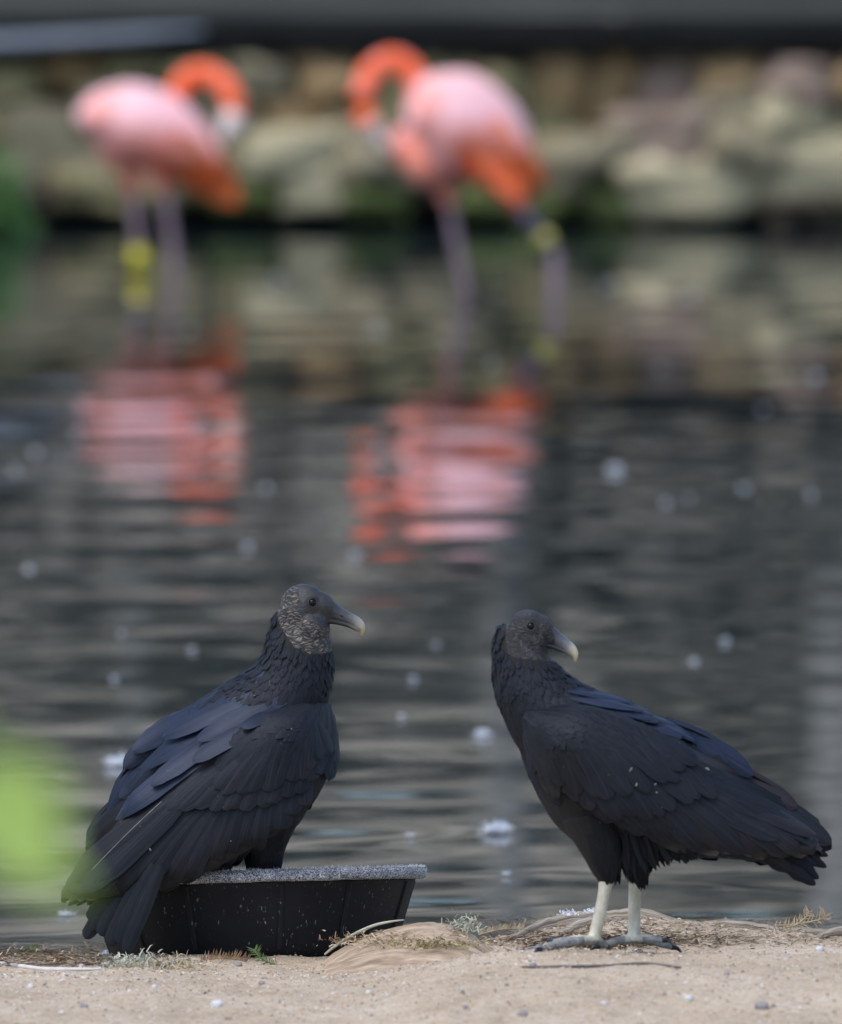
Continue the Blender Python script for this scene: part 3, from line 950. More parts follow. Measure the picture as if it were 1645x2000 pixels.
flamingo(19.47, (900, 570),
    body=[(795, 240, 28, 35, 0), (835, 232, 82, 75, 0), (890, 240, 102, 90, 0), (955, 262, 80, 75, 0), (1005, 312, 48, 50, 0), (1040, 372, 20, 22, 0)],
    neck=[(830, 270, 24, -0.02), (826, 195, 24, 0.0), (803, 138, 24, 0.02), (764, 118, 23, 0.02), (722, 145, 23, 0.0), (706, 195, 22, -0.03)],
    extra=[(842, 310, 55, 60, 60, 0), (785, 285, 30, 40, 35, 0.02)],
    legs=[dict(thigh=[(865, 320, 42, 0.02), (872, 370, 22, 0.02), (878, 405, 12, 0.02)], shank=[(877, 385, 10, 0.02), (890, 470, 10, 0.02), (912, 575, 9, 0.02), (930, 690, 9, 0.02)]),
          dict(thigh=[(930, 310, 40, -0.04), (985, 370, 22, -0.06), (1020, 412, 12, -0.06)], shank=[(1012, 402, 10, -0.06), (1040, 436, 10, -0.06), (1072, 478, 11, -0.06), (1085, 530, 12, -0.06), (1085, 690, 12, -0.06)],
               bands=[(1024, 416, 1046, 444, 14, 'navy', -0.06), (1058, 458, 1074, 478, 17, 'olive', -0.06)])],
    feathers=[((890, 320), (960, 335), 42, 'crimson'), ((895, 305), (985, 352), 40, 'crimson'), ((935, 285), (1018, 390), 40, 'orange'), ((950, 270), (1036, 392), 40, 'orange'), ((985, 260), (1062, 362), 42, 'orange'), ((915, 275), (985, 340), 40, 'orange'), ((915, 252), (972, 305), 36, 'coral'), ((965, 222), (1018, 300), 36, 'coral')],
    wing=dict(U=[(815, 190), (860, 150), (915, 140), (970, 170), (1010, 225), (1030, 290)], L=[(815, 265), (850, 325), (890, 340), (920, 310), (960, 290), (1015, 310)], B=0.135),
    head=(714, 232, 24, -0.05), bill=[(719, 240, 22, -0.06), (736, 266, 13, -0.06), (754, 284, 9, -0.06), (768, 290, 4, -0.06)], bands=None,
    label='pink flamingo with a yellow band below a dark band on its bent leg')

# ------------------------------------------------------------------ down feathers floating on the pond
M['down'] = leaf_mat('white_down', (0.62, 0.66, 0.74), (0.82, 0.85, 0.9), 0.3, 0.7)
floats = [(538,552,26),(738,645,25),(1187,560,23),(1350,578,25),(1590,738,24),(370,640,18),(70,885,22),(30,920,18),(150,850,17),(1200,920,30),(1300,985,20),(1455,955,19),(1585,970,19),
          (520,955,18),(483,1070,21),(692,1087,25),(55,1115,22),(375,1272,16),(237,1240,13),(850,1262,15),(1355,1295,19),(1417,1255,22),(807,1330,17),(943,1440,30),(785,1403,14),(233,1497,42),
          (968,1628,46),(803,1636,15),(990,1710,14),(960,710,16),(1490,800,14),(1345,975,15),(1290,720,12),(130,1790,22),(205,1868,20),(225,1330,12),(600,1240,12)]
special = {(968,1628): 'largest tangled white down feather on the water, between the two vultures', (233,1497): 'white down feather on the water behind the back of the vulture in the tub',
           (943,1440): 'white down feather just in front of the standing vulture\'s breast', (1200,920): 'brightest white down feather on the dark water right of the flamingo reflections',
           (538,552): 'white down fleck on the water between the two flamingos', (738,645): 'white down fleck between the legs of the right flamingo and the left flamingo\'s reflection',
           (1187,560): 'white down fleck close beside the banded leg of the right flamingo', (1350,578): 'white down fleck below the big pale wall stone', (1590,738): 'white down fleck far out by the right edge of the pond',
           (370,640): 'faint down fleck right above the reflected left flamingo', (692,1087): 'bright down fleck above the beak of the perched vulture', (483,1070): 'down fleck above and behind the perched vulture\'s head',
           (375,1272): 'down fleck over the back of the perched vulture, level with its throat', (237,1240): 'smaller down fleck over the perched vulture\'s back', (850,1262): 'down fleck between the two vultures\' heads',
           (1355,1295): 'round down fleck over the standing vulture\'s back', (1417,1255): 'upper of two close down flecks over the standing vulture\'s back', (807,1330): 'down fleck between the vultures\' necks',
           (785,1403): 'down fleck between the vultures, level with their shoulders', (803,1636): 'small down fleck above the right end of the tub rim', (990,1710): 'down fleck under the largest feather, left of the pale legs',
           (130,1790): 'white feather on the water left of the hanging tail', (205,1868): 'white feather at the water\'s edge under the hanging tail', (70,885): 'brighter of two down flecks left of the flamingo reflections', (30,920): 'fainter of two down flecks left of the flamingo reflections'}
for i, (x, y, s) in enumerate(floats):
    p = on_z(x, y, WATER_Z)
    Y = p.y
    sz = s / 1000.0
    mb = MB()
    rg = random.Random(i * 13 + 5)
    for q in range(2 if s < 30 else 4):                  # curled vanes
        an = rg.uniform(0, 6.28); el = rg.uniform(0.3, 1.1); ln = sz * rg.uniform(0.6, 0.95)
        d = Vector((math.cos(an) * math.cos(el), math.sin(an) * math.cos(el) * 0.6, math.sin(el)))
        b = p + Vector((rg.uniform(-0.2, 0.2) * sz, rg.uniform(-0.2, 0.2) * sz, 0.002))
        pts = [b + d * (ln * u) + Vector((0.25 * math.sin(an * 3), 0, -0.4)) * (ln * u * u) for u in (0, 0.25, 0.5, 0.75, 1)]
        n_ = d.cross(Vector((rg.uniform(-1, 1), rg.uniform(-1, 1), 0.3))).normalized()
        blade(mb, pts, [n_] * 5, sz * rg.uniform(0.2, 0.34), rnd=0.6, nar=0.3, across=3, ragged=0.3)
    for q in range(46 if s < 30 else 130):               # loose barbs
        an = rg.uniform(0, 6.28); el = abs(rg.gauss(0.25, 0.5)); ln = sz * rg.uniform(0.25, 0.62)
        d = Vector((math.cos(an) * math.cos(el), math.sin(an) * math.cos(el), math.sin(el)))
        b = p + Vector((rg.gauss(0, 0.2) * sz, rg.gauss(0, 0.2) * sz, 0.002 + abs(rg.gauss(0, 0.1)) * sz))
        w_ = d.cross(Vector((rg.uniform(-1, 1), rg.uniform(-1, 1), 0.5))).normalized() * sz * 0.03
        mb.add([b - w_, b + w_, b + d * ln * 0.6 + w_ * 0.7, b + d * ln * 0.6 - w_ * 0.7, b + d * ln + Vector((0, 0, -0.2 * ln))], [(0, 1, 2, 3), (3, 2, 4)])
    o = mb.build('floating_feather', M['down'], org=p)
    tag(o, special.get((x, y), 'small white down feather, a pale fleck adrift on the open pond'), 'feather',
        None if (x, y) in special else 'small feathers adrift on the pond')

# ------------------------------------------------------------------ rubber feed tub
def tub_mat(name, base1, base2, thr, scale, cs, pale=(0.34, 0.36, 0.40), rough=0.55, spec=0.5):
    m, nt, bs, L = node_mat(name)
    v = coords(nt, 'Object', cs)
    vo = tex(nt, 'ShaderNodeTexNoise', scale, 2, 0.5, v)
    w = tex(nt, 'ShaderNodeTexNoise', 12, 4, 0.6, coords(nt, 'Object'))
    a = ramp(nt, [(thr, (0, 0, 0)), (thr + 0.05, (1, 1, 1))])
    L.new(vo.outputs[0], a.inputs[0])
    b = ramp(nt, [(0.35, (0.15, 0.15, 0.15)), (0.62, (1, 1, 1))])
    L.new(w.outputs[0], b.inputs[0])
    mm = nt.nodes.new('ShaderNodeMath'); mm.operation = 'MULTIPLY'
    L.new(a.outputs[0], mm.inputs[0]); L.new(b.outputs[0], mm.inputs[1])
    r = ramp(nt, [(0.3, base1), (0.7, base2)])
    L.new(w.outputs[0], r.inputs[0])
    L.new(mix(nt, mm.outputs[0], r.outputs[0], pale), bs.inputs['Base Color'])
    bs.inputs['Roughness'].default_value = rough
    bs.inputs['Specular IOR Level'].default_value = spec
    f = tex(nt, 'ShaderNodeTexNoise', 120, 5, 0.7, coords(nt, 'Object'))
    bump(nt, f.outputs[0], 0.25, 0.002, bs)
    return m
M['tub'] = tub_mat('black_rubber', (0.005, 0.006, 0.009), (0.010, 0.0115, 0.016), 0.672, 270, (1, 1, 0.18), (0.20, 0.212, 0.24), 0.62, 0.22)
def rim_material():
    m, nt, bs, L = node_mat('frayed_rubber_rim')
    v = coords(nt, 'Object')
    n = tex(nt, 'ShaderNodeTexNoise', 420, 3, 0.6, v); n.inputs['Distortion'].default_value = 1.6
    r = ramp(nt, [(0.42, (0.03, 0.033, 0.042)), (0.5, (0.20, 0.21, 0.24)), (0.58, (0.72, 0.74, 0.78))])
    L.new(n.outputs[0], r.inputs[0])
    b = tex(nt, 'ShaderNodeTexNoise', 30, 4, 0.6, v)
    br = ramp(nt, [(0.3, (0.62, 0.62, 0.64)), (0.65, (1.0, 1.0, 1.0))])
    L.new(b.outputs[0], br.inputs[0])
    L.new(mix(nt, 1.0, r.outputs[0], br.outputs[0], 'MULTIPLY'), bs.inputs['Base Color'])
    bs.inputs['Roughness'].default_value = 0.9
    bump(nt, n.outputs[0], 0.7, 0.002, bs)
    return m
M['rim'] = rim_material()
M['fluff'] = simple('pale_fluff', (0.5, 0.52, 0.56), (0.7, 0.72, 0.76), 0.8, 90, 0)
TUB_Y = 0.16
tub = empty('feed_tub', P(495, 1874, TUB_Y))
tub.rotation_euler = (math.radians(-5.7), math.radians(-1.6), 0)
tag(tub, 'black rubber feed tub with a frayed pale rim, the first vulture perched inside', 'tub')
def lathe(mb, prof, seg=96, mi=0):
    verts, faces = [], []
    for r, z in prof:
        for q in range(seg):
            an = 2 * math.pi * q / seg
            verts.append((r * math.cos(an), r * math.sin(an), z))
    for i in range(len(prof) - 1):
        for q in range(seg):
            q2 = (q + 1) % seg
            faces.append((i * seg + q, i * seg + q2, (i + 1) * seg + q2, (i + 1) * seg + q))
    mb.add(verts, faces, mi=mi)
ZERO = Vector((0, 0, 0))
mb = MB(); lathe(mb, [(0.0005, 0), (0.19, 0), (0.206, 0.004), (0.214, 0.014), (0.2475, 0.112), (0.249, 0.116), (0.243, 0.116), (0.208, 0.016), (0.2, 0.010), (0.0005, 0.010)])
mb.build('tub_wall', M['tub'], tub, org=ZERO)
mb = MB()
rp = [(0.2478, 0.1155), (0.258, 0.1150), (0.2625, 0.1165), (0.2645, 0.120), (0.2640, 0.128), (0.2610, 0.1325), (0.254, 0.134), (0.246, 0.1325), (0.2415, 0.128), (0.2415, 0.115)]
lathe(mb, rp, 120)
rng2 = random.Random(3)
mb.v = [(x * (1 + 0.0035 * noise.noise(Vector((x * 60, y * 60, z * 60)))), y * (1 + 0.0035 * noise.noise(Vector((x * 60, y * 60, z * 60)))), z + 0.0012 * noise.noise(Vector((x * 45, y * 45, 5)))) for x, y, z in mb.v]
rim = mb.build('rim', M['rim'], tub, org=ZERO)
mb = MB()
for _ in range(5200):
    an = rng2.uniform(0, 6.283)
    r, z = rng2.choice([(0.2645, rng2.uniform(0.114, 0.131)), (0.262, 0.1325), (rng2.uniform(0.243, 0.26), 0.134), (0.264, 0.126)])
    p = Vector((r * math.cos(an), r * math.sin(an), z))
    out = Vector((math.cos(an), math.sin(an), 0.4 if z < 0.13 else 1.2)).normalized()
    d = (out + Vector((rng2.uniform(-1, 1), rng2.uniform(-1, 1), rng2.uniform(-0.8, 0.8))) * 0.9).normalized()
    ln = rng2.uniform(0.0015, 0.0050)
    s = d.cross(Vector((0, 0, 1))).normalized() * 0.00045
    mb.add([p - s, p + s, p + d * ln], [(0, 1, 2)])
tag(mb.build('rim_fluff', M['fluff'], rim, org=ZERO), kind='stuff')
for q in range(12):
    an = math.radians(-90 + 37.5 + q * 30 + (4 if q % 2 else 0))
    mb = MB()
    pr = []
    for i in range(9):
        s = i / 8
        r, z = lerp(0.2145, 0.2465, s) + 0.0012, lerp(0.014, 0.111, s)
        for w, e in ((-0.004, 0), (-0.002, 0.0022), (0.002, 0.0022), (0.004, 0)):
            pr.append(((r + e) * math.cos(an) - w * math.sin(an), (r + e) * math.sin(an) + w * math.cos(an), z))
    mb.add(pr, [(i * 4 + j, i * 4 + j + 1, i * 4 + j + 5, i * 4 + j + 4) for i in range(8) for j in range(3)])
    mb.build('rib', M['tub'], tub, org=ZERO)

# ------------------------------------------------------------------ vulture perched in the tub
def body_mesh(bird, mb, skin_poly, wrinkle, leg_top, voxel=0.0019):
    V, F = smooth_eval(mb, 'vulture_skin', voxel, 4)
    pxy = [proj(v) for v in V]
    cols = []
    for (x, y), v in zip(pxy, V):
        w = 1.0 if in_poly(x + 3 * noise.noise(Vector(v) * 120), y, wrinkle) else 0.12
        cols.append((w, w, w, 1))
    mi = []
    for f in F:
        x, y = pxy[f[0]]
        mi.append(1 if in_poly(x, y, skin_poly) else (2 if leg_top and y > leg_top(x) else 0))
    o = MB(); o.add(V.tolist(), F, cols=cols); o.m = mi
    return V, F, o

def eye(bird, x, y, r):
    loc, n = bird.surf(x, y)
    mb = MB()
    ball(mb, loc - n * (r * bird.k * 0.45), (r * bird.k,) * 3, 18)
    e = mb.build('eye', M['eye'], bird.root)
    t1 = n.cross(Vector((0, 0, 1))).normalized(); t2 = t1.cross(n).normalized()
    mb = MB()
    for R_, rr, ex in ((1.15, 1.6, 1.0), (1.65, 1.0, 0.9)):
        ring = []
        for i in range(25):
            an = 2 * math.pi * i / 24
            ring.append((loc + (t1 * math.cos(an) + t2 * math.sin(an) * ex) * (r * R_ * bird.k) - n * (0.25 * bird.k * (R_ - 1) * r), rr * bird.k * 0.75, rr * bird.k * 0.75))
        tube(mb, ring, 8, 1, depth_axis=n)
    mb.build('eyelid', M['lid'], e)
M['lid'] = simple('grey_eyelid', (0.02, 0.02, 0.023), (0.05, 0.05, 0.054), 0.5, 90, 0.2, 0.001)

def row(bird, parent, far, name, mat, tips, roots, n, w, lift, dl=0.0004, jit=4, bend=0.05, roll=0.12, **kw):
    dl, lift, roll = dl * 0.6, lift * 0.62, roll * 0.6
    for i in range(n):
        t = i / (n - 1)
        r, q = polyline(roots, t), polyline(tips, t)
        jj = jit * (1.0 if 'flight' in name else 2.0)
        q = (q[0] + random.uniform(-jj, jj), q[1] + random.uniform(-jj, jj))
        r = (r[0] + random.uniform(-jj, jj), r[1] + random.uniform(-jj, jj))
        L0 = lift + dl * i
        o, m2 = bird.feather(parent, name, mat, r, q, (w(t) if callable(w) else w) * random.uniform(0.85, 1.2), bend, (L0, L0 + 0.004), roll, mirror=True, **kw)
        far.add(m2.v, m2.f, m2.uv)

A = Bird(0.0, (515, 1860))
A.dx = -16
tag(A.root, 'black vulture with wrinkled grey head perched in the rubber tub, wing drooping over the rim', 'vulture', 'black vultures')
mb = MB()
def chain(mb, bird, st, seg=24, sub=4):
    tube(mb, [(bird.pt(x, y, dy), a * bird.k, b * bird.k) for x, y, a, b, dy in st], seg, sub)
chain(mb, A, [(580, 1205, 40, 36, 0), (582, 1228, 55, 46, 0), (583, 1260, 64, 57, 0), (581, 1295, 70, 64, 0), (566, 1340, 80, 75, 0), (526, 1400, 105, 103, 0), (455, 1482, 132, 116, 0), (380, 1562, 118, 100, 0),
              (312, 1640, 80, 72, 0), (262, 1708, 42, 38, 0), (238, 1745, 18, 18, 0)], 32)
for x, y, rx, rz, ry, dy, rot in [(577, 1432, 68, 84, 94, 0, 0), (560, 1215, 27, 36, 34, 0, 20), (560, 1560, 46, 78, 70, 0, 20)]:
    ball(mb, A.pt(x, y, dy), (rx * A.k, ry * A.k, rz * A.k), 24, rot=Matrix.Rotation(math.radians(rot), 3, 'Y'))
make_head(mb, A, [(595, 1181, 47, 41, 37, 0, 8), (622, 1184, 36, 30, 30, 0, 26), (640, 1194, 24, 19, 20, 0, 34), (614, 1205, 32, 26, 33, 0, 10), (602, 1230, 44, 42, 52, 0, 0), (577, 1202, 33, 38, 43, 0, -15), (632, 1256, 17, 14, 30, 0, 0)])
for dy in (-0.030, 0.06):
    chain(mb, A, [(528, 1590, 60, 52, dy), (519, 1650, 41, 38, dy), (516, 1700, 33, 30, dy), (515, 1745, 15, 15, dy), (513, 1790, 11, 11, dy + 0.03), (513, 1836, 11, 11, dy + 0.05)], 16)
    for ang in (0.05, 0.45, 0.95, 3.0):
        b = A.pt(513, 1836, dy + 0.05)
        q = b + Vector((math.cos(ang) * 0.07, math.sin(ang) * 0.06, -0.004))
        tube(mb, [(b, 0.009, 0.009), (b.lerp(q, 0.5), 0.008, 0.008), (q, 0.004, 0.004)], 10, 3)
skinA = [(541, 1178), (544, 1212), (558, 1238), (576, 1262), (598, 1274), (622, 1278), (655, 1272), (720, 1250), (720, 1170), (640, 1125), (575, 1130), (541, 1162)]
wrA = [(530, 1130), (580, 1138), (584, 1165), (580, 1190), (590, 1206), (612, 1216), (640, 1230), (665, 1240), (665, 1295), (530, 1295)]
V, F, o = body_mesh(A, mb, skinA, wrA, lambda x: 1725)
o.build('body', [M['under'], M['skin'], M['leg_pale']], A.root)
AV, AF = V, F

def wing_depth_A(t, w):
    B = polyline([(0.060,), (0.108,), (0.124,), (0.126,), (0.122,), (0.112,)], t)[0]
    e0, e1 = lerp(0.5, 0.8, sstep(t, 0.1, 0.6)), lerp(0.25, 0.98, sstep(t, 0.12, 0.62))
    f = e0 + (4 - 3 * e0 - e1) * w + (2 * e0 + 2 * e1 - 4) * w * w
    return B * f
UA = [(566, 1382), (480, 1398), (395, 1450), (310, 1520), (243, 1590), (190, 1655), (130, 1742)]
LA = [(640, 1396), (651, 1440), (646, 1500), (598, 1585), (486, 1660), (335, 1732), (178, 1757)]
shV, shF = wing_shell(A, UA, LA, wing_depth_A)
mb = MB(); mb.add(shV, shF)
wingA = mb.build('wing', M['under'], A.root)
shV2, shF2 = wing_shell(A, UA, LA, wing_depth_A, 1)
mb = MB(); mb.add(shV2, shF2)
wingA2 = mb.build('wing', M['under'], A.root)
A.set_surface((AV.tolist(), AF), (shV, shF))
farA = MB()
fm, mm_ = M['feather'], M['mantle']
# tail: broad square feathers hanging below the wing tips, in front of the tub
for i, (r, t, w, fx) in enumerate([((262, 1690), (166, 1834), 28, -0.085), ((270, 1690), (180, 1818), 30, -0.095), ((282, 1690), (196, 1828), 34, -0.11), ((292, 1690), (212, 1848), 32, -0.125), ((304, 1690), (232, 1843), 36, -0.14), ((316, 1692), (246, 1860), 30, -0.155), ((250, 1690), (172, 1796), 22, -0.07)]):
    A.feather(A.root, 'tail_feather', fm, r, t, w, 0.03, (0.0, 0.0), 0.15, fixed=fx, rnd=0.10, nar=0.7, ragged=0.10)
row(A, wingA, farA, 'flight_feather', fm, [(122, 1750), (150, 1757), (185, 1757), (245, 1752), (320, 1740), (395, 1714), (450, 1690), (505, 1655), (548, 1612), (588, 1572)],
    [(330, 1570), (345, 1575), (365, 1578), (390, 1580), (420, 1578), (450, 1572), (490, 1560), (525, 1545), (560, 1520), (602, 1485)], 17, 46, 0.0025, 0.0003, 3, 0.04, 0.16, rnd=0.2)
row(A, wingA, farA, 'flight_feather', fm, [(128, 1738), (165, 1742), (200, 1722)], [(360, 1545), (368, 1550), (372, 1555)], 3, 46, 0.010, 0.0012, 2, 0.03, 0.16, rnd=0.22)
row(A, wingA, farA, 'covert_feather', fm, [(330, 1590), (395, 1578), (450, 1583), (510, 1580), (570, 1556), (616, 1516)], [(450, 1490), (480, 1488), (515, 1480), (550, 1470), (586, 1455), (618, 1436)], 13, 46, 0.0085, 0.0003, 4, 0.06, 0.14, rnd=0.35)
row(A, wingA, farA, 'covert_feather', fm, [(420, 1545), (480, 1548), (540, 1535), (590, 1512), (626, 1474)], [(500, 1465), (530, 1455), (565, 1445), (596, 1430), (620, 1414)], 11, 44, 0.0125, 0.0003, 4, 0.06, 0.14, rnd=0.4)
plumage(A, [Vector(v) for v in shV], [q[::-1] for q in shF], lambda x, y, p, n: n.y < -0.1 and in_poly(x, y, [(566, 1384), (640, 1394), (652, 1440), (640, 1500), (585, 1500), (500, 1515), (440, 1520), (430, 1480), (500, 1410)]),
        lambda x, y, p: px_flow(A, (-0.55, 0.85)), lambda x, y: (48 * A.k, 34 * A.k, 0.02), 800, M['small_covert'], 'covert_plumage', wingA, seed=14, flip=True, base=0.0085)
# tertials, then the long scapulars of the back, skylight blue put into their colour
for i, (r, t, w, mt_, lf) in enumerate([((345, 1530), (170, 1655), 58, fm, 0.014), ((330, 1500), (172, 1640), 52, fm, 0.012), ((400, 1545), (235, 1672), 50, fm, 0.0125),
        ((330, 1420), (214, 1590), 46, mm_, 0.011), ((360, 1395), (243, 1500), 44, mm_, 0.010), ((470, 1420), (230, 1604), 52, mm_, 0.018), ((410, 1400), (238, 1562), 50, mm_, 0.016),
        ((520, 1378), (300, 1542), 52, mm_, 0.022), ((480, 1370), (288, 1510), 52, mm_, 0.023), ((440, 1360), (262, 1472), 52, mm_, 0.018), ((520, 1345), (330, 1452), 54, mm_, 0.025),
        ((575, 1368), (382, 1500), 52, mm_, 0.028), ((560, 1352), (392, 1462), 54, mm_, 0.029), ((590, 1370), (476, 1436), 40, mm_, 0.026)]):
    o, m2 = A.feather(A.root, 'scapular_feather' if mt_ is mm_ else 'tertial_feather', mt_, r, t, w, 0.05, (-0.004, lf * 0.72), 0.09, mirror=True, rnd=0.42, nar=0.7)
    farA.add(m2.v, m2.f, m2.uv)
tag(farA.build('wing_plumage', fm, wingA2), kind='stuff')
# one pale quill shows along a wing feather
pts, nrm = A.path((324, 1570), (190, 1703), 0.03, 8, 0.0225, 0.020)
mb = MB(); tube(mb, [(p, 0.0005, 0.0005) for p in pts], 6, 1); mb.build('quill', M['shaft'], wingA)

SK = [(537, 1178), (540, 1214), (554, 1241), (572, 1266), (596, 1279), (622, 1283), (655, 1276), (720, 1250), (720, 1160), (640, 1120), (575, 1120), (537, 1155)]
kA = A.k
def flowA(x, y, p):
    t = sstep(y, 1300, 1420)
    return px_flow(A, (lerp(-0.12, -0.68, t), lerp(1, 0.73, t))) if y < 1600 or x < 440 else px_flow(A, (-0.1, 1))
def sizeA(x, y):
    t = sstep(y, 1280, 1400)
    return lerp(24, 46, t) * kA, lerp(9, 26, t) * kA, lerp(0.30, 0.05, t)
plumage(A, AV, AF, lambda x, y, p, n: not in_poly(x, y, SK) and 1168 < y < 1690 and not (y > 1660 and x < 430) and not (x > 545 and y > 1545), flowA, sizeA, 4600, M['plume'], 'body_plumage', A.root, seed=2, ragged=0.2)
def flow_w(x, y, p): return px_flow(A, (-0.66, 0.75))
# small mantle feathers over the shoulders
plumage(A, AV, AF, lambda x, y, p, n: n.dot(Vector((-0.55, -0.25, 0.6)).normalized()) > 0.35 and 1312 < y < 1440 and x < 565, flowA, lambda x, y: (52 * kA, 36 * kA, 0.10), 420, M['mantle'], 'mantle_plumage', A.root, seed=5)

UPB = [(0.022, 0.023, 0.028), (0.030, 0.031, 0.036), (0.05, 0.052, 0.06), (0.085, 0.088, 0.095), (0.20, 0.20, 0.19), (0.36, 0.35, 0.30), (0.42, 0.36, 0.24), (0.42, 0.26, 0.10)]
bm_ = beak_loft(A, [(632, 1188, 22, 22, 0), (647, 1193, 18.5, 18, 0), (662, 1200, 15, 14, 0), (680, 1207, 11.5, 10.5, 0), (694, 1214, 11, 9.5, 0), (703, 1221, 9.5, 7.5, 0), (708, 1230, 6, 5, 0), (706.5, 1242, 1.4, 1.4, 0)], UPB)
bm_.build('upper_beak', M['beak'], A.root)
bm_ = beak_loft(A, [(634, 1210, 9, 16, 0), (655, 1213, 7, 12, 0), (680, 1220, 5.5, 8.5, 0), (694, 1227, 5, 7, 0), (702, 1233, 2, 3, 0)], [(0.02, 0.02, 0.022), (0.03, 0.03, 0.032), (0.06, 0.06, 0.06), (0.18, 0.17, 0.14), (0.25, 0.22, 0.16)])
bm_.build('lower_beak', M['beak'], A.root)
mb = MB(); loc, n = A.bvh.find_nearest(A.pt(664, 1200, -14 * kA))[:2]
ball(mb, A.pt(666, 1202, -11 * kA), (6 * kA, 3 * kA, 2 * kA), 10, rot=Matrix.Rotation(math.radians(30), 3, 'Y')); mb.build('nostril', M['claw'], A.root)
eye(A, 611, 1177, 8.0)

# ------------------------------------------------------------------ vulture standing on the sand
Bd = Bird(-0.55, (1200, 1842))
Bd.dx = 16
kB = Bd.k
tag(Bd.root, 'black vulture standing on pale legs on the sand, head turned back over its body', 'vulture', 'black vultures')
mb = MB()
chain(mb, Bd, [(986, 1222, 18, 20, 0), (998, 1250, 38, 38, 0), (1014, 1285, 54, 50, 0), (1026, 1318, 64, 58, 0), (1044, 1355, 74, 70, 0), (1076, 1398, 88, 88, 0), (1120, 1435, 98, 102, 0), (1190, 1485, 116, 114, 0), (1265, 1532, 122, 110, 0),
               (1340, 1578, 100, 90, 0), (1420, 1615, 64, 62, 0), (1500, 1648, 34, 34, 0), (1560, 1672, 14, 16, 0)], 32)
for x, y, rx, rz, ry, dy, rot in [(1088, 1452, 72, 84, 92, 0, 0), (1240, 1610, 70, 60, 80, 0, 15)]:
    ball(mb, Bd.pt(x, y, dy), (rx * kB, ry * kB, rz * kB), 24, rot=Matrix.Rotation(math.radians(rot), 3, 'Y'))
make_head(mb, Bd, [(1031, 1228, 38, 38, 33, 0, 0), (1052, 1229, 32, 30, 28, 0, 35), (1070, 1241, 24, 19, 19, 0, 42), (1036, 1250, 38, 30, 34, 0, 10), (1036, 1268, 37, 18, 30, 0, 6)])
legs = [[(1158, 1590, 64, 60, -0.03), (1174, 1650, 45, 40, -0.035), (1182, 1700, 27, 24, -0.035), (1183, 1728, 14, 14, -0.035), (1172, 1785, 12.5, 12.5, -0.035), (1160, 1836, 13, 13, -0.035)],
        [(1235, 1610, 56, 52, 0.05), (1243, 1665, 38, 36, 0.05), (1243, 1700, 22, 22, 0.05), (1241, 1722, 13.5, 13.5, 0.05), (1239, 1780, 12.5, 12.5, 0.05), (1239, 1834, 13, 13, 0.05)]]
toes = []
chain(mb, Bd, [(1048, 1350, 60, 60, 0), (1078, 1405, 76, 84, 0), (1106, 1480, 80, 92, 0), (1150, 1560, 84, 92, 0), (1190, 1620, 64, 80, 0)], 24)
for lg, dirs in zip(legs, ([(-138, 14, -0.05), (-105, 10, -0.12), (-80, -6, 0.05), (26, 4, 0.02)], [(-70, 6, -0.02), (-40, -4, 0.06), (60, -6, -0.06), (75, 8, 0.02)])):
    chain(mb, Bd, lg, 18)
    x, y, _, _, dy = lg[-1]
    for dx, dyp, dd in dirs:
        mid = (x + dx * 0.45, y + dyp * 0.4 + 1, dy + dd * 0.5)
        tip = (x + dx, y + dyp + 9, dy + dd)
        tube(mb, [(Bd.pt(x, y, dy), 10 * kB, 10 * kB), (Bd.pt(*mid), 8.5 * kB, 8.5 * kB), (Bd.pt(*tip), 5.5 * kB, 5.5 * kB)], 10, 4)
        toes.append((mid, tip))
skinB = [(990, 1203), (989, 1245), (993, 1275), (1010, 1283), (1040, 1288), (1074, 1292), (1140, 1300), (1140, 1230), (1060, 1182), (1000, 1182)]
wrB = [(960, 1150), (1150, 1150), (1150, 1300), (960, 1300)]
V, F, o = body_mesh(Bd, mb, skinB, wrB, lambda x: 1722 if x < 1215 else 1712)
mi = []
for f, m_ in zip(F, o.m):
    if m_ == 2:
        x, y = proj(V[f[0]])
        if y > 1828 and not (abs(x - 1160) < 17 and y < 1838) and not (abs(x - 1239) < 16 and y < 1838): m_ = 3
    mi.append(m_)
o.m = mi
o.build('body', [M['under'], M['skin2'], M['leg_pale'], M['toe']], Bd.root)
BV, BF = V, F
for mid, tip in toes:
    mb = MB()
    a, b = Bd.pt(*mid), Bd.pt(*tip)
    d = (b - a).normalized()
    tube(mb, [(b - d * 0.002, 0.0042, 0.0042), (b + d * 0.008 + Vector((0, 0, 0.001)), 0.003, 0.003), (b + d * 0.016 - Vector((0, 0, 0.005)), 0.0008, 0.0008)], 8, 3)
    mb.build('claw', M['claw'], Bd.root)

def wing_depth_B(t, w):
    B = polyline([(0.064,), (0.112,), (0.124,), (0.118,), (0.100,), (0.072,)], t)[0]
    e0, e1 = lerp(0.6, 0.72, sstep(t, 0.1, 0.6)), lerp(0.3, 0.98, sstep(t, 0.12, 0.55))
    return B * (e0 + (4 - 3 * e0 - e1) * w + (2 * e0 + 2 * e1 - 4) * w * w)
UB = [(1050, 1394), (1130, 1384), (1225, 1408), (1320, 1455), (1410, 1520), (1490, 1575), (1600, 1640)]
LB = [(1028, 1420), (1033, 1480), (1064, 1525), (1135, 1566), (1225, 1610), (1350, 1655), (1470, 1664), (1590, 1670)]
shV, shF = wing_shell(Bd, UB, LB, wing_depth_B)
mb = MB(); mb.add(shV, shF)
wingB = mb.build('wing', M['under'], Bd.root)
shV2, shF2 = wing_shell(Bd, UB, LB, wing_depth_B, 1)
mb = MB(); mb.add(shV2, shF2)
wingB2 = mb.build('wing', M['under'], Bd.root)
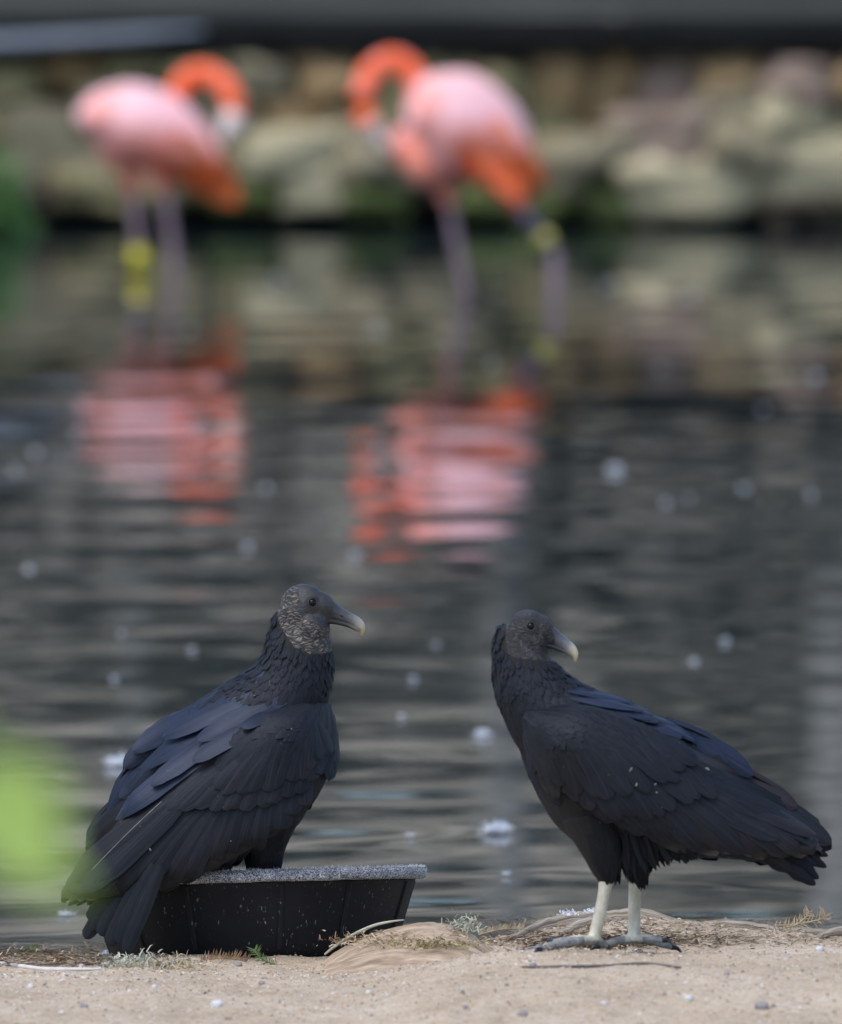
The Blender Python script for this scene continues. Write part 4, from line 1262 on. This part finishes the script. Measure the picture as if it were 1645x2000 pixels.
Bd.set_surface((BV.tolist(), BF), (shV, shF))
farB = MB()
for i, (r, t, w, fx) in enumerate([((1420, 1628), (1593, 1729), 26, -0.045), ((1430, 1630), (1600, 1716), 24, -0.035), ((1440, 1628), (1592, 1704), 26, -0.02), ((1440, 1622), (1615, 1694), 22, 0.0), ((1440, 1620), (1605, 1682), 24, 0.02), ((1440, 1620), (1618, 1672), 20, 0.04), ((1400, 1618), (1545, 1702), 30, -0.05)]):
    Bd.feather(Bd.root, 'tail_feather', fm, r, t, w, -0.03, (0.0, 0.0), 0.12, fixed=fx, rnd=0.22, nar=0.7, ragged=0.14)
row(Bd, wingB, farB, 'flight_feather', fm, [(1222, 1612), (1275, 1632), (1340, 1660), (1400, 1664), (1452, 1666), (1510, 1672), (1575, 1672), (1622, 1652)],
    [(1120, 1530), (1165, 1540), (1215, 1545), (1270, 1548), (1310, 1548), (1345, 1542), (1375, 1535), (1395, 1525)], 15, 46, 0.0025, 0.0003, 4, -0.04, -0.16, rnd=0.2)
row(Bd, wingB, farB, 'flight_feather', fm, [(1600, 1625), (1580, 1608), (1622, 1650)], [(1375, 1515), (1370, 1505), (1360, 1520)], 3, 46, 0.009, 0.001, 2, -0.03, -0.14, rnd=0.2)
row(Bd, wingB, farB, 'covert_feather', fm, [(1080, 1545), (1140, 1572), (1210, 1602), (1275, 1592), (1335, 1578), (1390, 1556)], [(1050, 1470), (1090, 1485), (1140, 1495), (1195, 1490), (1250, 1478), (1300, 1465)], 13, 46, 0.0085, 0.0003, 5, -0.06, -0.14, rnd=0.4)
row(Bd, wingB, farB, 'covert_feather', fm, [(1060, 1510), (1120, 1535), (1185, 1550), (1250, 1545), (1310, 1528), (1350, 1505)], [(1042, 1445), (1075, 1455), (1120, 1460), (1170, 1458), (1225, 1448), (1270, 1435)], 12, 44, 0.0125, 0.0003, 5, -0.06, -0.14, rnd=0.45)
plumage(Bd, [Vector(v) for v in shV], [q[::-1] for q in shF], lambda x, y, p, n: n.y < -0.1 and in_poly(x, y, [(1028, 1415), (1050, 1392), (1130, 1384), (1225, 1410), (1290, 1450), (1270, 1480), (1180, 1500), (1090, 1500), (1040, 1490)]),
        lambda x, y, p: px_flow(Bd, (0.7, 0.7)), lambda x, y: (48 * Bd.k, 32 * Bd.k, 0.02), 800, M['small_covert'], 'covert_plumage', wingB, seed=15, flip=True, base=0.0085)
M['worn'] = feather_mat('worn_brown_feather', (0.010, 0.0075, 0.0075), (0.02, 0.014, 0.012), (0.045, 0.027, 0.02), barb=120, spec=0.3, sheen=0.03)
for r, t, w, mt_, lf in [((1340, 1470), (1556, 1580), 46, M['worn'], 0.012), ((1300, 1480), (1540, 1600), 52, fm, 0.014), ((1280, 1500), (1590, 1640), 54, fm, 0.013), ((1270, 1525), (1520, 1640), 50, fm, 0.0125), ((1260, 1450), (1470, 1548), 46, M['worn'], 0.014), ((1250, 1440), (1420, 1520), 48, fm, 0.015),
        ((1330, 1425), (1470, 1516), 36, mm_, 0.016), ((1300, 1405), (1462, 1500), 32, mm_, 0.012)]:
    o, m2 = Bd.feather(Bd.root, 'scapular_feather' if mt_ is mm_ else 'tertial_feather', mt_, r, t, w, -0.05, (-0.004, lf * 0.72), -0.12, mirror=True, rnd=0.28, ragged=0.04)
    farB.add(m2.v, m2.f, m2.uv)
rm = random.Random(44)
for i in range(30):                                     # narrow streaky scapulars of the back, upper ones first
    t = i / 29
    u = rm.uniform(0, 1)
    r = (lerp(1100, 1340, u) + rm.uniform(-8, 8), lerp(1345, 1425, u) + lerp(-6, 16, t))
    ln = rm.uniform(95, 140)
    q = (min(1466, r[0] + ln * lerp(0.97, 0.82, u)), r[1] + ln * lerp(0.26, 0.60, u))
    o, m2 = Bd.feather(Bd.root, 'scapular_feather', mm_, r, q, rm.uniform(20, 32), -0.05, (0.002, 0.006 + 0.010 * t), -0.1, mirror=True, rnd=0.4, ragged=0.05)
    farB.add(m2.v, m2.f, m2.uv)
tag(farB.build('wing_plumage', fm, wingB2), kind='stuff')
SKB = [(985, 1200), (984, 1247), (988, 1278), (1008, 1288), (1040, 1293), (1078, 1295), (1140, 1300), (1140, 1230), (1060, 1175), (1000, 1175)]
def flowB(x, y, p):
    t = sstep(y, 1330, 1450)
    if y > 1600 and x < 1330: return px_flow(Bd, (0.22, 1))
    return px_flow(Bd, (lerp(0.15, 0.85, t), lerp(1, 0.52, t))) if x > 1060 else px_flow(Bd, (lerp(0.15, 0.35, t), 1))
def sizeB(x, y):
    t = sstep(y, 1290, 1420)
    if y > 1600: return 60 * kB, 20 * kB, 0.12
    return lerp(22, 44, t) * kB, lerp(10, 26, t) * kB, lerp(0.30, 0.05, t)
plumage(Bd, BV, BF, lambda x, y, p, n: not in_poly(x, y, SKB) and 1195 < y < 1700 and not (x < 1210 and y > 1690) and not (x < 1112 and y > 1570) and not (x < 1160 and y > 1555), flowB, sizeB, 4800, M['plume'], 'body_plumage', Bd.root, seed=8, ragged=0.2)
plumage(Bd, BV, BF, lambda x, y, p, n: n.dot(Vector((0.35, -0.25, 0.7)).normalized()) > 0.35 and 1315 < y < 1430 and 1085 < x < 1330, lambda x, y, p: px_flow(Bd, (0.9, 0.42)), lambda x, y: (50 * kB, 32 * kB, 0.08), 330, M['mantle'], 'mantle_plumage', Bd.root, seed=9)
# shaggy fringe under the belly
mb = MB()
rf = random.Random(21)
for i in range(150):
    x = rf.uniform(1205, 1345); t = (x - 1205) / 140
    dy = rf.uniform(-0.07, 0.06)
    y0 = lerp(1628, 1640, t) + rf.uniform(-10, 6)
    ln = lerp(95, 32, t ** 0.7) * rf.uniform(0.7, 1.1)
    a = Bd.pt(x, y0, dy); b = Bd.pt(x + rf.uniform(0, 26) + 12 * t, y0 + ln, dy + rf.uniform(-0.01, 0.01))
    pts = [a.lerp(b, u / 5) for u in range(6)]
    blade(mb, pts, [Vector((rf.uniform(-0.3, 0.3), -1, 0.1)).normalized()] * 6, rf.uniform(8, 15) * kB, rnd=0.7, nar=0.7, across=3, ragged=0.3)
tag(mb.build('belly_fringe', M['plume'], Bd.root), kind='stuff')
bm_ = beak_loft(Bd, [(1064, 1234, 21, 20, 0), (1078, 1243, 18, 16, 0), (1092, 1252, 15, 12, 0), (1106, 1261, 12.5, 10, 0), (1116, 1269, 11, 8, 0), (1123, 1279, 7, 5, 0), (1124, 1293, 1.5, 1.5, 0)],
                [(0.025, 0.026, 0.032), (0.04, 0.042, 0.05), (0.08, 0.085, 0.10), (0.16, 0.165, 0.18), (0.42, 0.39, 0.31), (0.5, 0.44, 0.31), (0.45, 0.33, 0.2)])  # bluish grey steps: sky reflection put into the horn colour
bm_.build('upper_beak', M['beak'], Bd.root)
bm_ = beak_loft(Bd, [(1062, 1258, 9, 15, 0), (1080, 1262, 6.5, 10, 0), (1098, 1269, 5, 7, 0), (1112, 1277, 2, 3, 0)], [(0.02, 0.02, 0.022), (0.03, 0.03, 0.032), (0.07, 0.07, 0.07), (0.18, 0.17, 0.14)])
bm_.build('lower_beak', M['beak'], Bd.root)
eye(Bd, 1037, 1223, 7.5)
M['dust'] = simple('white_dust', (0.07, 0.072, 0.078), (0.26, 0.265, 0.28), 0.8, 60, 0)
rd = random.Random(77)
for bird, spots, box_, n_, lo, hi in ((A, [(500, 1366, 4.5, 2), (564, 1428, 2.5, 2.5), (419, 1413, 4, 2), (253, 1477, 4, 3), (333, 1512, 3, 2), (296, 1660, 3, 7), (451, 1640, 2, 2)], (230, 640, 1350, 1620), 22, 0.8, 1.6),
                                  (Bd, [(1230, 1505, 4, 10), (1241, 1533, 3, 7), (1277, 1533, 5, 2.5), (1280, 1548, 3, 3), (1375, 1508, 9, 4)], (1060, 1400, 1420, 1620), 14, 0.8, 1.6)):
    mb = MB()
    for x, y, w, h in spots + [(rd.uniform(box_[0], box_[1]), rd.uniform(box_[2], box_[3]), rd.uniform(lo, hi), rd.uniform(lo, hi)) for _ in range(n_)]:
        d_ = ray_dir(x, y).normalized()
        loc, nn, ii, dd = bird.bvh.ray_cast(CAM, d_)
        if loc is None: continue
        if nn.dot(d_) > 0: nn = -nn
        rock(mb, loc + nn * 0.0125, (w * bird.k * 0.5, 0.0008, h * bird.k * 0.5), rd.uniform(-0.6, 0.6), rd.randint(1, 900), 2, 2.4, 0.5)
    tag(mb.build('dust_fleck', M['dust'], bird.root), kind='stuff')

# ------------------------------------------------------------------ things lying on the bank
def on_bank(px, py):
    d = ray_dir(px, py)
    t = 20.0
    for _ in range(900):
        p = CAM + d * t
        if p.z < bank_z(p.x, p.y): break
        t += 0.004
        if p.y > 0.55: break
    return CAM + d * t

def fibre_mat(name, c1, c2, c3, su=26, sv=3):
    m, nt, bs, L = node_mat(name)
    uv = nt.nodes.new('ShaderNodeUVMap')
    mp = nt.nodes.new('ShaderNodeMapping'); mp.inputs['Scale'].default_value = (su, sv, 1)
    L.new(uv.outputs[0], mp.inputs[0])
    n = tex(nt, 'ShaderNodeTexNoise', 1.0, 6, 0.65, mp.outputs[0])
    r = ramp(nt, [(0.3, c1), (0.5, c2), (0.72, c3)])
    L.new(n.outputs[0], r.inputs[0]); L.new(r.outputs[0], bs.inputs['Base Color'])
    bs.inputs['Roughness'].default_value = 0.9
    bs.inputs['Specular IOR Level'].default_value = 0.2
    bump(nt, n.outputs[0], 0.8, 0.006, bs)
    return m
M['root'] = fibre_mat('grey_root_bark', (0.17, 0.13, 0.095), (0.42, 0.36, 0.29), (0.60, 0.55, 0.48))
M['husk'] = fibre_mat('brown_fibre', (0.15, 0.105, 0.07), (0.38, 0.295, 0.215), (0.58, 0.48, 0.38), 4, 16)
M['straw'] = simple('dry_straw', (0.30, 0.235, 0.14), (0.48, 0.40, 0.27), 0.8, 60, 0)
M['brown_needle'] = simple('brown_needle', (0.13, 0.08, 0.045), (0.28, 0.18, 0.10), 0.8, 60, 0)
M['lichen'] = simple('pale_lichen', (0.30, 0.31, 0.24), (0.46, 0.46, 0.38), 0.9, 60, 0)
M['moss'] = simple('yellow_moss', (0.16, 0.14, 0.04), (0.30, 0.26, 0.09), 0.9, 60, 0)
M['pale_wood'] = simple('bleached_wood', (0.46, 0.44, 0.42), (0.62, 0.60, 0.58), 0.8, 40, 0.3, 0.002)
M['dark_wood'] = simple('dark_wood', (0.06, 0.05, 0.045), (0.13, 0.11, 0.10), 0.8, 40, 0.3, 0.002)

def root_thing(st, label, name='tree_root', strands=3, seed=0, mat='root'):
    rg = random.Random(seed)
    pts = [(P(x, y + 4, Y), r / 1310) for x, y, r, Y in st]
    mb = MB()
    mx = max(r for _, r in pts)
    for s in range(strands):
        o = Vector((0, rg.uniform(-0.4, 0.4) * mx, rg.uniform(-0.3, 0.45) * mx)) if s else Vector((0, 0, -0.15 * mx))
        f = 1.0 if not s else rg.uniform(0.35, 0.6)
        tube(mb, [(p + o + Vector((0, 0, rg.uniform(-0.25, 0.25) * mx * (1 if s else 0.3))), r * f * rg.uniform(0.85, 1.15), r * f * 1.1) for p, r in pts], 14, 5)
    so = Vector((seed * 2.3, 0, 0))
    mb.v = [tuple(Vector(v) + Vector((0, 0, 1)) * 0.0022 * noise.noise(Vector(v) * 75 + so) + Vector((0.4, 0.5, 0.6)) * 0.003 * noise.noise(Vector((v[0] * 22, v[1] * 60, v[2] * 160)) + so)) for v in mb.v]
    o = mb.build(name, M[mat], org=pts[len(pts) // 2][0])
    tag(o, label, 'tree root')
root_thing([(985, 1842, 6, -0.02), (1030, 1822, 12, 0.05), (1075, 1806, 15, 0.12), (1135, 1795, 16, 0.16), (1190, 1789, 17, 0.18), (1245, 1790, 17, 0.19), (1310, 1801, 14, 0.2), (1380, 1812, 10, 0.22), (1430, 1822, 5, 0.24)],
           'longest grey root arching over the sand right behind the standing vulture\'s legs', strands=4, seed=1)
root_thing([(1048, 1838, 5, -0.05), (1090, 1822, 9, 0.0), (1130, 1804, 12, 0.06), (1170, 1795, 11, 0.10), (1215, 1792, 6, 0.14)], 'short pale root splitting off beside the standing vulture\'s nearer foot', seed=2)
root_thing([(1310, 1832, 6, 0.05), (1350, 1812, 12, 0.1), (1400, 1803, 14, 0.14), (1450, 1804, 13, 0.17), (1520, 1812, 10, 0.2), (1600, 1816, 8, 0.22), (1700, 1818, 7, 0.24)],
           'flat grey root running under the dry cypress twig to the right', strands=3, seed=3)
root_thing([(1600, 1824, 6, 0.1), (1640, 1812, 10, 0.14), (1700, 1810, 10, 0.16)], 'stub of pale root at the right edge of the bank', strands=2, seed=4)

# arched, fibrous husk in front of the tub
husk = empty('palm_husk', P(780, 1862, -0.16))
tag(husk, 'arched dry palm husk with a pale rim, half buried in front of the tub', 'palm husk')
mb = MB()
ridge = [(632, 1872), (665, 1848), (705, 1825), (755, 1808), (805, 1799), (845, 1795), (885, 1802), (920, 1820), (955, 1846), (980, 1868)]
nu, nv = 60, 22
verts, uvs = [], []
for i in range(nu + 1):
    u = i / nu
    x, y = polyline(ridge, u)
    for j in range(nv + 1):
        v = j / nv
        Yv = lerp(-0.30, -0.07, v)
        g = P(x, 1874, -0.14); top = P(x, y, -0.14)
        hgt = max(0.0, top.z - g.z) * math.sin(math.pi * min(1, 0.02 + v * 0.72)) ** 0.8
        px_ = top.x + (1 - v) * 0.03 * (u - 0.6)
        z = min(bank_z(px_, Yv), g.z) - 0.006 + hgt
        z += 0.0030 * noise.noise(Vector((u * 5, v * 26, 1))) + 0.002 * noise.noise(Vector((u * 22, v * 60, 4)))
        verts.append(Vector((px_, Yv, z))); uvs.append((u, v))
mb.add(verts, [(i * (nv + 1) + j, i * (nv + 1) + j + 1, (i + 1) * (nv + 1) + j + 1, (i + 1) * (nv + 1) + j) for i in range(nu) for j in range(nv)], uvs)
mb.build('shell', M['husk'], husk)
mb = MB()
tube(mb, [(P(x, y - 3, -0.12), r / 1310, r / 1310) for x, y, r in ((634, 1868, 2), (655, 1851, 3), (690, 1829, 3.2), (730, 1811, 3), (765, 1803, 2.2), (790, 1800, 1))], 8, 4)
mb.build('rim', M['lichen'], husk)
def tufts(name, mat, c, r, n, ln, seed, parent=None, up=0.7, wd=0.0011, label=None, cat=None, kind=None):
    rg = random.Random(seed); mb = MB()
    for _ in range(n):
        p = Vector(c) + Vector((rg.gauss(0, r[0]), rg.gauss(0, r[1]), abs(rg.gauss(0, r[2]))))
        d = Vector((rg.uniform(-1, 1), rg.uniform(-1, 1), up * rg.uniform(0.1, 1.6))).normalized()
        l = ln * rg.uniform(0.5, 1.2)
        s = d.cross(Vector((rg.uniform(-1, 1), rg.uniform(-1, 1), rg.uniform(-1, 1)))).normalized() * wd
        q = p + d * l * 0.55; e = p + d * l - Vector((0, 0, 0.25 * l))
        mb.add([p - s, p + s, q + s * 0.8, q - s * 0.8, e], [(0, 1, 2, 3), (3, 2, 4)])
    o = mb.build(name, M[mat], parent, org=None if parent else Vector(c))
    if label: tag(o, label, cat)
    if kind: tag(o, kind=kind)
    return o
tufts('lichen', 'lichen', P(905, 1818, -0.16), (0.012, 0.02, 0.008), 260, 0.012, 1, husk, kind='stuff')
tufts('moss', 'moss', P(840, 1850, -0.24), (0.035, 0.02, 0.005), 420, 0.007, 2, husk, kind='stuff')
tufts('straw', 'straw', P(800, 1846, -0.22), (0.05, 0.03, 0.008), 420, 0.016, 12, husk, up=0.4, kind='stuff')
tufts('fibre', 'brown_needle', P(700, 1840, -0.13), (0.028, 0.006, 0.004), 120, 0.012, 3, husk, up=0.3, kind='stuff')

for x, y, n_, lab in ((1112, 1788, 60, 'tuft of white down caught on the long grey root, left of the pale legs'), (1155, 1784, 50, 'tuft of white down on the root touching the standing vulture\'s nearer leg')):
    c = P(x, y, 0.1)
    o = tufts('down_tuft', 'down', c, (0.006, 0.006, 0.003), n_, 0.008, x, label=lab, cat='feather')
    o['kind'] = 'stuff'
def sprig(name, label, cat, stem, needle, n, mat, seed, two_sided=True, up=0.5):
    """a dry conifer twig: one curved stem, its needles set along it"""
    rg = random.Random(seed)
    pts = [P(x, y, Y) for x, y, Y in stem]
    root = empty(name, pts[0])
    tag(root, label, cat)
    mb = MB(); tube(mb, [(p, 0.0010, 0.0010) for p in pts], 6, 5); mb.build('stem', M[mat], root)
    mb = MB()
    L_ = needle / 1310
    for i in range(n):
        t = i / (n - 1)
        p = Vector(polyline([tuple(q) for q in pts], t)); q = Vector(polyline([tuple(q) for q in pts], min(1, t + 0.03)))
        q0 = Vector(polyline([tuple(q) for q in pts], max(0, t - 0.03)))
        d = (q - q0).normalized()
        side = d.cross(Vector((0, 1, 0))).normalized() * (1 if (i % 2 or not two_sided) else -1)
        v = (d * rg.uniform(0.3, 0.8) + side * rg.uniform(0.7, 1.1) + Vector((0, rg.uniform(-0.7, 0.7), up * rg.uniform(0, 1)))).normalized()
        l = L_ * rg.uniform(0.6, 1.15)
        s = v.cross(Vector((0, 1, 0))).normalized() * 0.0007
        mb.add([p - s, p + s, p + v * l * 0.6 + s, p + v * l * 0.6 - s, p + v * l], [(0, 1, 2, 3), (3, 2, 4)])
    tag(mb.build('needles', M[mat], root), kind='stuff')
    return root
sprig('dry_twig', 'dry straw coloured cypress twig standing up on the bank, below the standing vulture\'s tail', 'twig', [(1512, 1808, 0.1), (1545, 1806, 0.11), (1575, 1802, 0.12), (1605, 1795, 0.12), (1612, 1788, 0.12)], 22, 34, 'straw', 1)
sprig('dry_twig', 'dry cypress twig with a raised feathery tip, crossing the other twig on the right', 'twig', [(1530, 1812, 0.08), (1556, 1806, 0.09), (1575, 1790, 0.1), (1580, 1781, 0.1)], 18, 26, 'straw', 2)
sprig('dry_twig', 'dry twig with short upright needles between the husk and the grey roots', 'twig', [(935, 1826, 0.06), (965, 1818, 0.07), (990, 1814, 0.08), (1022, 1814, 0.09)], 13, 44, 'straw', 3, False, 1.2)
sprig('dry_twig', 'brown bristly twig lying against the foot of the tub', 'twig', [(392, 1878, -0.2), (425, 1872, -0.2), (455, 1873, -0.2), (482, 1878, -0.2)], 20, 44, 'brown_needle', 4, False, 1.0)
M['sprig_green'] = simple('sprig_green', (0.05, 0.10, 0.03), (0.13, 0.20, 0.06), 0.7, 60, 0)
sprig('green_sprig', 'small green sprig in front of the middle of the tub', 'sprig', [(540, 1885, -0.2), (520, 1878, -0.2), (505, 1867, -0.2), (497, 1855, -0.2)], 18, 30, 'sprig_green', 5)
sprig('green_sprig', 'tiny green sprig in the needle litter by the water', 'sprig', [(45, 1862, 0.1), (60, 1855, 0.1), (72, 1850, 0.1)], 12, 16, 'sprig_green', 6)
mb = MB()
rg = random.Random(17)
for _ in range(900):
    x, y = rg.uniform(-40, 225), rg.uniform(1862, 1890)
    p = on_bank(x, y) + Vector((0, 0, abs(rg.gauss(0, 0.006))))
    an = rg.uniform(0, 6.28)
    d = Vector((math.cos(an), math.sin(an), rg.uniform(-0.1, 0.35))).normalized()
    l = rg.uniform(0.008, 0.028)
    s = d.cross(Vector((0, 0.4, 1))).normalized() * rg.uniform(0.0006, 0.0012)
    mb.add([p - s, p + s, p + d * l + s, p + d * l - s], [(0, 1, 2, 3)], mi=rg.choice((0, 0, 1, 1, 2)))
for _ in range(2200):
    x = rg.uniform(930, 1660)
    p = on_bank(x, rg.uniform(1796, 1848)) + Vector((0, 0, abs(rg.gauss(0, 0.004))))
    an = rg.uniform(0, 6.28)
    d = Vector((math.cos(an), math.sin(an), rg.uniform(-0.15, 0.3))).normalized()
    l = rg.uniform(0.005, 0.02)
    s = d.cross(Vector((0, 0.4, 1))).normalized() * rg.uniform(0.0005, 0.0011)
    mb.add([p - s, p + s, p + d * l + s, p + d * l - s], [(0, 1, 2, 3)], mi=rg.choice((0, 0, 0, 1, 1, 2)))
for _ in range(1700):
    x, y = rg.gauss(1185, 95), rg.gauss(1843, 7)
    p = on_bank(x, y) + Vector((0, 0, abs(rg.gauss(0, 0.004))))
    an = rg.uniform(0, 6.28)
    d = Vector((math.cos(an), math.sin(an), rg.uniform(-0.1, 0.35))).normalized()
    l = rg.uniform(0.004, 0.018)
    s = d.cross(Vector((0, 0.4, 1))).normalized() * rg.uniform(0.0006, 0.0018)
    mb.add([p - s, p + s, p + d * l + s, p + d * l - s], [(0, 1, 2, 3)], mi=rg.choice((0, 0, 1, 2, 2)))
tag(mb.build('needle_litter', [M['straw'], M['brown_needle'], M['dark_wood']]), kind='stuff')
tufts('moss_tuft', 'lichen', on_bank(270, 1886) - Vector((0, 0, 0.004)), (0.03, 0.03, 0.008), 420, 0.018, 31, label='pale grey green tuft of lichen under the hanging tail', cat='lichen')
tufts('straw_tuft', 'straw', on_bank(335, 1888) - Vector((0, 0, 0.004)), (0.022, 0.03, 0.006), 260, 0.018, 32, label='straw coloured tuft beside the pale lichen', cat='straw')
def stick(name, pts, r, mat, label):
    mb = MB()
    tube(mb, [(on_bank(x, y) + Vector((0, 0, r * 0.5)), r * f, r * f) for x, y, f in pts], 8, 4)
    tag(mb.build(name, M[mat], org=on_bank(*pts[1][:2])), label, 'stick')
stick('pale_stick', [(-40, 1880, 1), (30, 1888, 1), (80, 1895, 1), (140, 1896, 0.9), (205, 1895, 0.5)], 0.0035, 'pale_wood', 'bleached pale stick lying on the sand in front of the needle litter')
stick('dark_stick', [(1020, 1891, 0.5), (1100, 1890, 0.8), (1180, 1889, 0.9), (1260, 1885, 1), (1330, 1892, 0.5)], 0.0028, 'dark_wood', 'thin dark stick lying flat on the sand in front of the standing vulture')

M['pebble_pale'] = simple('pale_pebble', (0.48, 0.49, 0.51), (0.62, 0.63, 0.66), 0.8, 40, 0.3, 0.002)
M['pebble_grey'] = simple('grey_pebble', (0.17, 0.165, 0.165), (0.30, 0.29, 0.29), 0.8, 40, 0.3, 0.002)
for i, (x, y, w, h, mt_, lab) in enumerate([(1602, 1858, 17, 11, 'pebble_pale', 'pale grey pebble at the right, level with the standing vulture\'s feet'), (1345, 1953, 16, 9, 'pebble_pale', 'pale pebble below the right end of the dark stick'), (1021, 1985, 18, 11, 'pebble_grey', None), (424, 1966, 24, 13, 'pebble_pale', 'largest bluish grey pebble on the sand, in front of the tub'),
        (165, 1968, 18, 8, 'pebble_grey', 'flat grey pebble in the sand in front of the lichen tuft'), (511, 1923, 13, 7, 'pebble_grey', None), (465, 1886, 15, 6, 'pebble_grey', 'flat dark pebble just below the green sprig'), (302, 1931, 11, 8, 'pebble_pale', None), (1488, 1970, 26, 14, 'pebble_grey', 'broad grey pebble in the sand below the standing vulture\'s tail'),
        (908, 1971, 12, 8, 'pebble_grey', None), (1041, 1888, 13, 8, 'pebble_grey', 'grey pebble beside the left end of the dark stick'), (720, 1940, 10, 6, 'pebble_pale', None), (1180, 1962, 11, 6, 'pebble_pale', None), (60, 1930, 12, 8, 'pebble_pale', None), (1420, 1905, 11, 6, 'pebble_grey', None)]):
    p = on_bank(x, y)
    mb = MB()
    rock(mb, p + Vector((0, 0, h / 2620 * 0.6)), (w / 2620, w / 2620 * 0.9, h / 2000), random.uniform(-0.3, 0.3), i + 400, 3, 2.6, 0.25)
    tag(mb.build('pebble', M[mt_], org=p), lab or 'small stone half sunk in the open sand', 'pebble', None if lab else 'small stones scattered on the sand')

mats = [simple('grain_%s' % n, a, b, 0.85, 40, 0) for n, a, b in (('tan', (0.33, 0.25, 0.18), (0.5, 0.4, 0.3)), ('pale', (0.52, 0.49, 0.46), (0.66, 0.64, 0.62)), ('dark', (0.10, 0.085, 0.075), (0.2, 0.17, 0.15)), ('rust', (0.36, 0.20, 0.11), (0.48, 0.3, 0.18)))]
mb = MB()
rg = random.Random(99)
for _ in range(16000):
    y = rg.uniform(-1.6, 0.35); x = rg.uniform(-0.72, 0.72)
    s = 0.0009 + 0.0022 * rg.random() ** 3 + (0.0022 * rg.random() if rg.random() < 0.02 else 0)
    c = Vector((x, y, bank_z(x, y) + s * 0.3))
    R = Matrix.Rotation(rg.uniform(0, 6.28), 3, 'Z') @ Matrix.Rotation(rg.uniform(-0.5, 0.5), 3, 'X')
    vv = [c + R @ Vector(q) * s for q in ((1.2, 0, 0), (-0.6, 0.9, 0), (-0.5, -0.9, 0.1), (0.1, 0, 0.8))]
    mb.add(vv, [(0, 1, 3), (1, 2, 3), (2, 0, 3)], mi=rg.choice((0, 0, 0, 1, 1, 2, 3)))
tag(mb.build('gravel', mats, smooth=False), kind='stuff')

# ------------------------------------------------------------------ leafy plant growing nearer the camera
M['lime'] = leaf_mat('lime_leaf', (0.36, 0.52, 0.10), (0.46, 0.63, 0.17), 0.4)
py_ = -12.4
base = Vector((-0.44, py_ + 0.1, 0.0)); base.z = bank_z(base.x, base.y)
plant = empty('leafy_plant', base)
tag(plant, 'blurred lime green leafy plant close to the camera, at the left of the perched vulture', 'plant')
mb = MB()
stem = [base - Vector((0, 0, 0.03)), base + Vector((0.01, 0, 0.5)), base + Vector((0.05, -0.02, 1.0)), base + Vector((0.09, -0.08, 1.45)), base + Vector((0.08, -0.1, 1.7))]
tube(mb, [(p, r, r) for p, r in zip(stem, (0.008, 0.007, 0.005, 0.004, 0.002))], 8, 5)
mb.build('stem', M['green'], plant)
def leaf(a, b, w, nrm, seed):
    mb = MB(); a, b = Vector(a), Vector(b)
    n_ = 10; d = b - a; t = d.normalized(); s = t.cross(nrm).normalized(); nn = s.cross(t)
    verts, uv = [], []
    for i in range(n_ + 1):
        u = i / n_
        prof = (math.sin(math.pi * u ** 0.75) ** 0.8) if 0 < u < 1 else 0.01
        for j in range(7):
            v = (j - 3) / 3
            verts.append(a + d * u + s * (v * w / 2 * prof) + nn * (0.10 * w * v * v - 0.12 * d.length * u * u + 0.03 * w * math.sin(u * 17) * abs(v)))
            uv.append((v * 0.5 + 0.5, u))
    mb.add(verts, [(i * 7 + j, i * 7 + j + 1, i * 7 + j + 8, i * 7 + j + 7) for i in range(n_) for j in range(6)], uv)
    tube(mb, [(Vector(polyline([tuple(q) for q in stem], min(0.98, max(0.05, (a.z + 0.03 - base.z) / 1.7)))), 0.0018, 0.0018), (a, 0.0014, 0.0014)], 6, 2)
    mb.build('leaf', M['lime'], plant)
nf = Vector((0.15, -0.85, 0.5)).normalized()
leaf(P(-30, 1475, py_), P(85, 1745, py_), 0.072, nf, 1)
leaf(P(60, 1660, py_ + 0.05), P(165, 1750, py_ + 0.05), 0.02, nf, 2)
for i in range(10):
    z = 0.25 + i * 0.15
    an = i * 2.4 + 2.0
    q = Vector(polyline([tuple(p) for p in stem], (z + 0.03) / 1.75))
    o = Vector((math.cos(an), math.sin(an), 0.25))
    if q.x + o.x * 0.15 > -0.36: o.x = -abs(o.x)
    leaf(q + o * 0.03, q + o * 0.14, 0.055, Vector((0, 0, 1)) - 0.3 * o, i + 5)
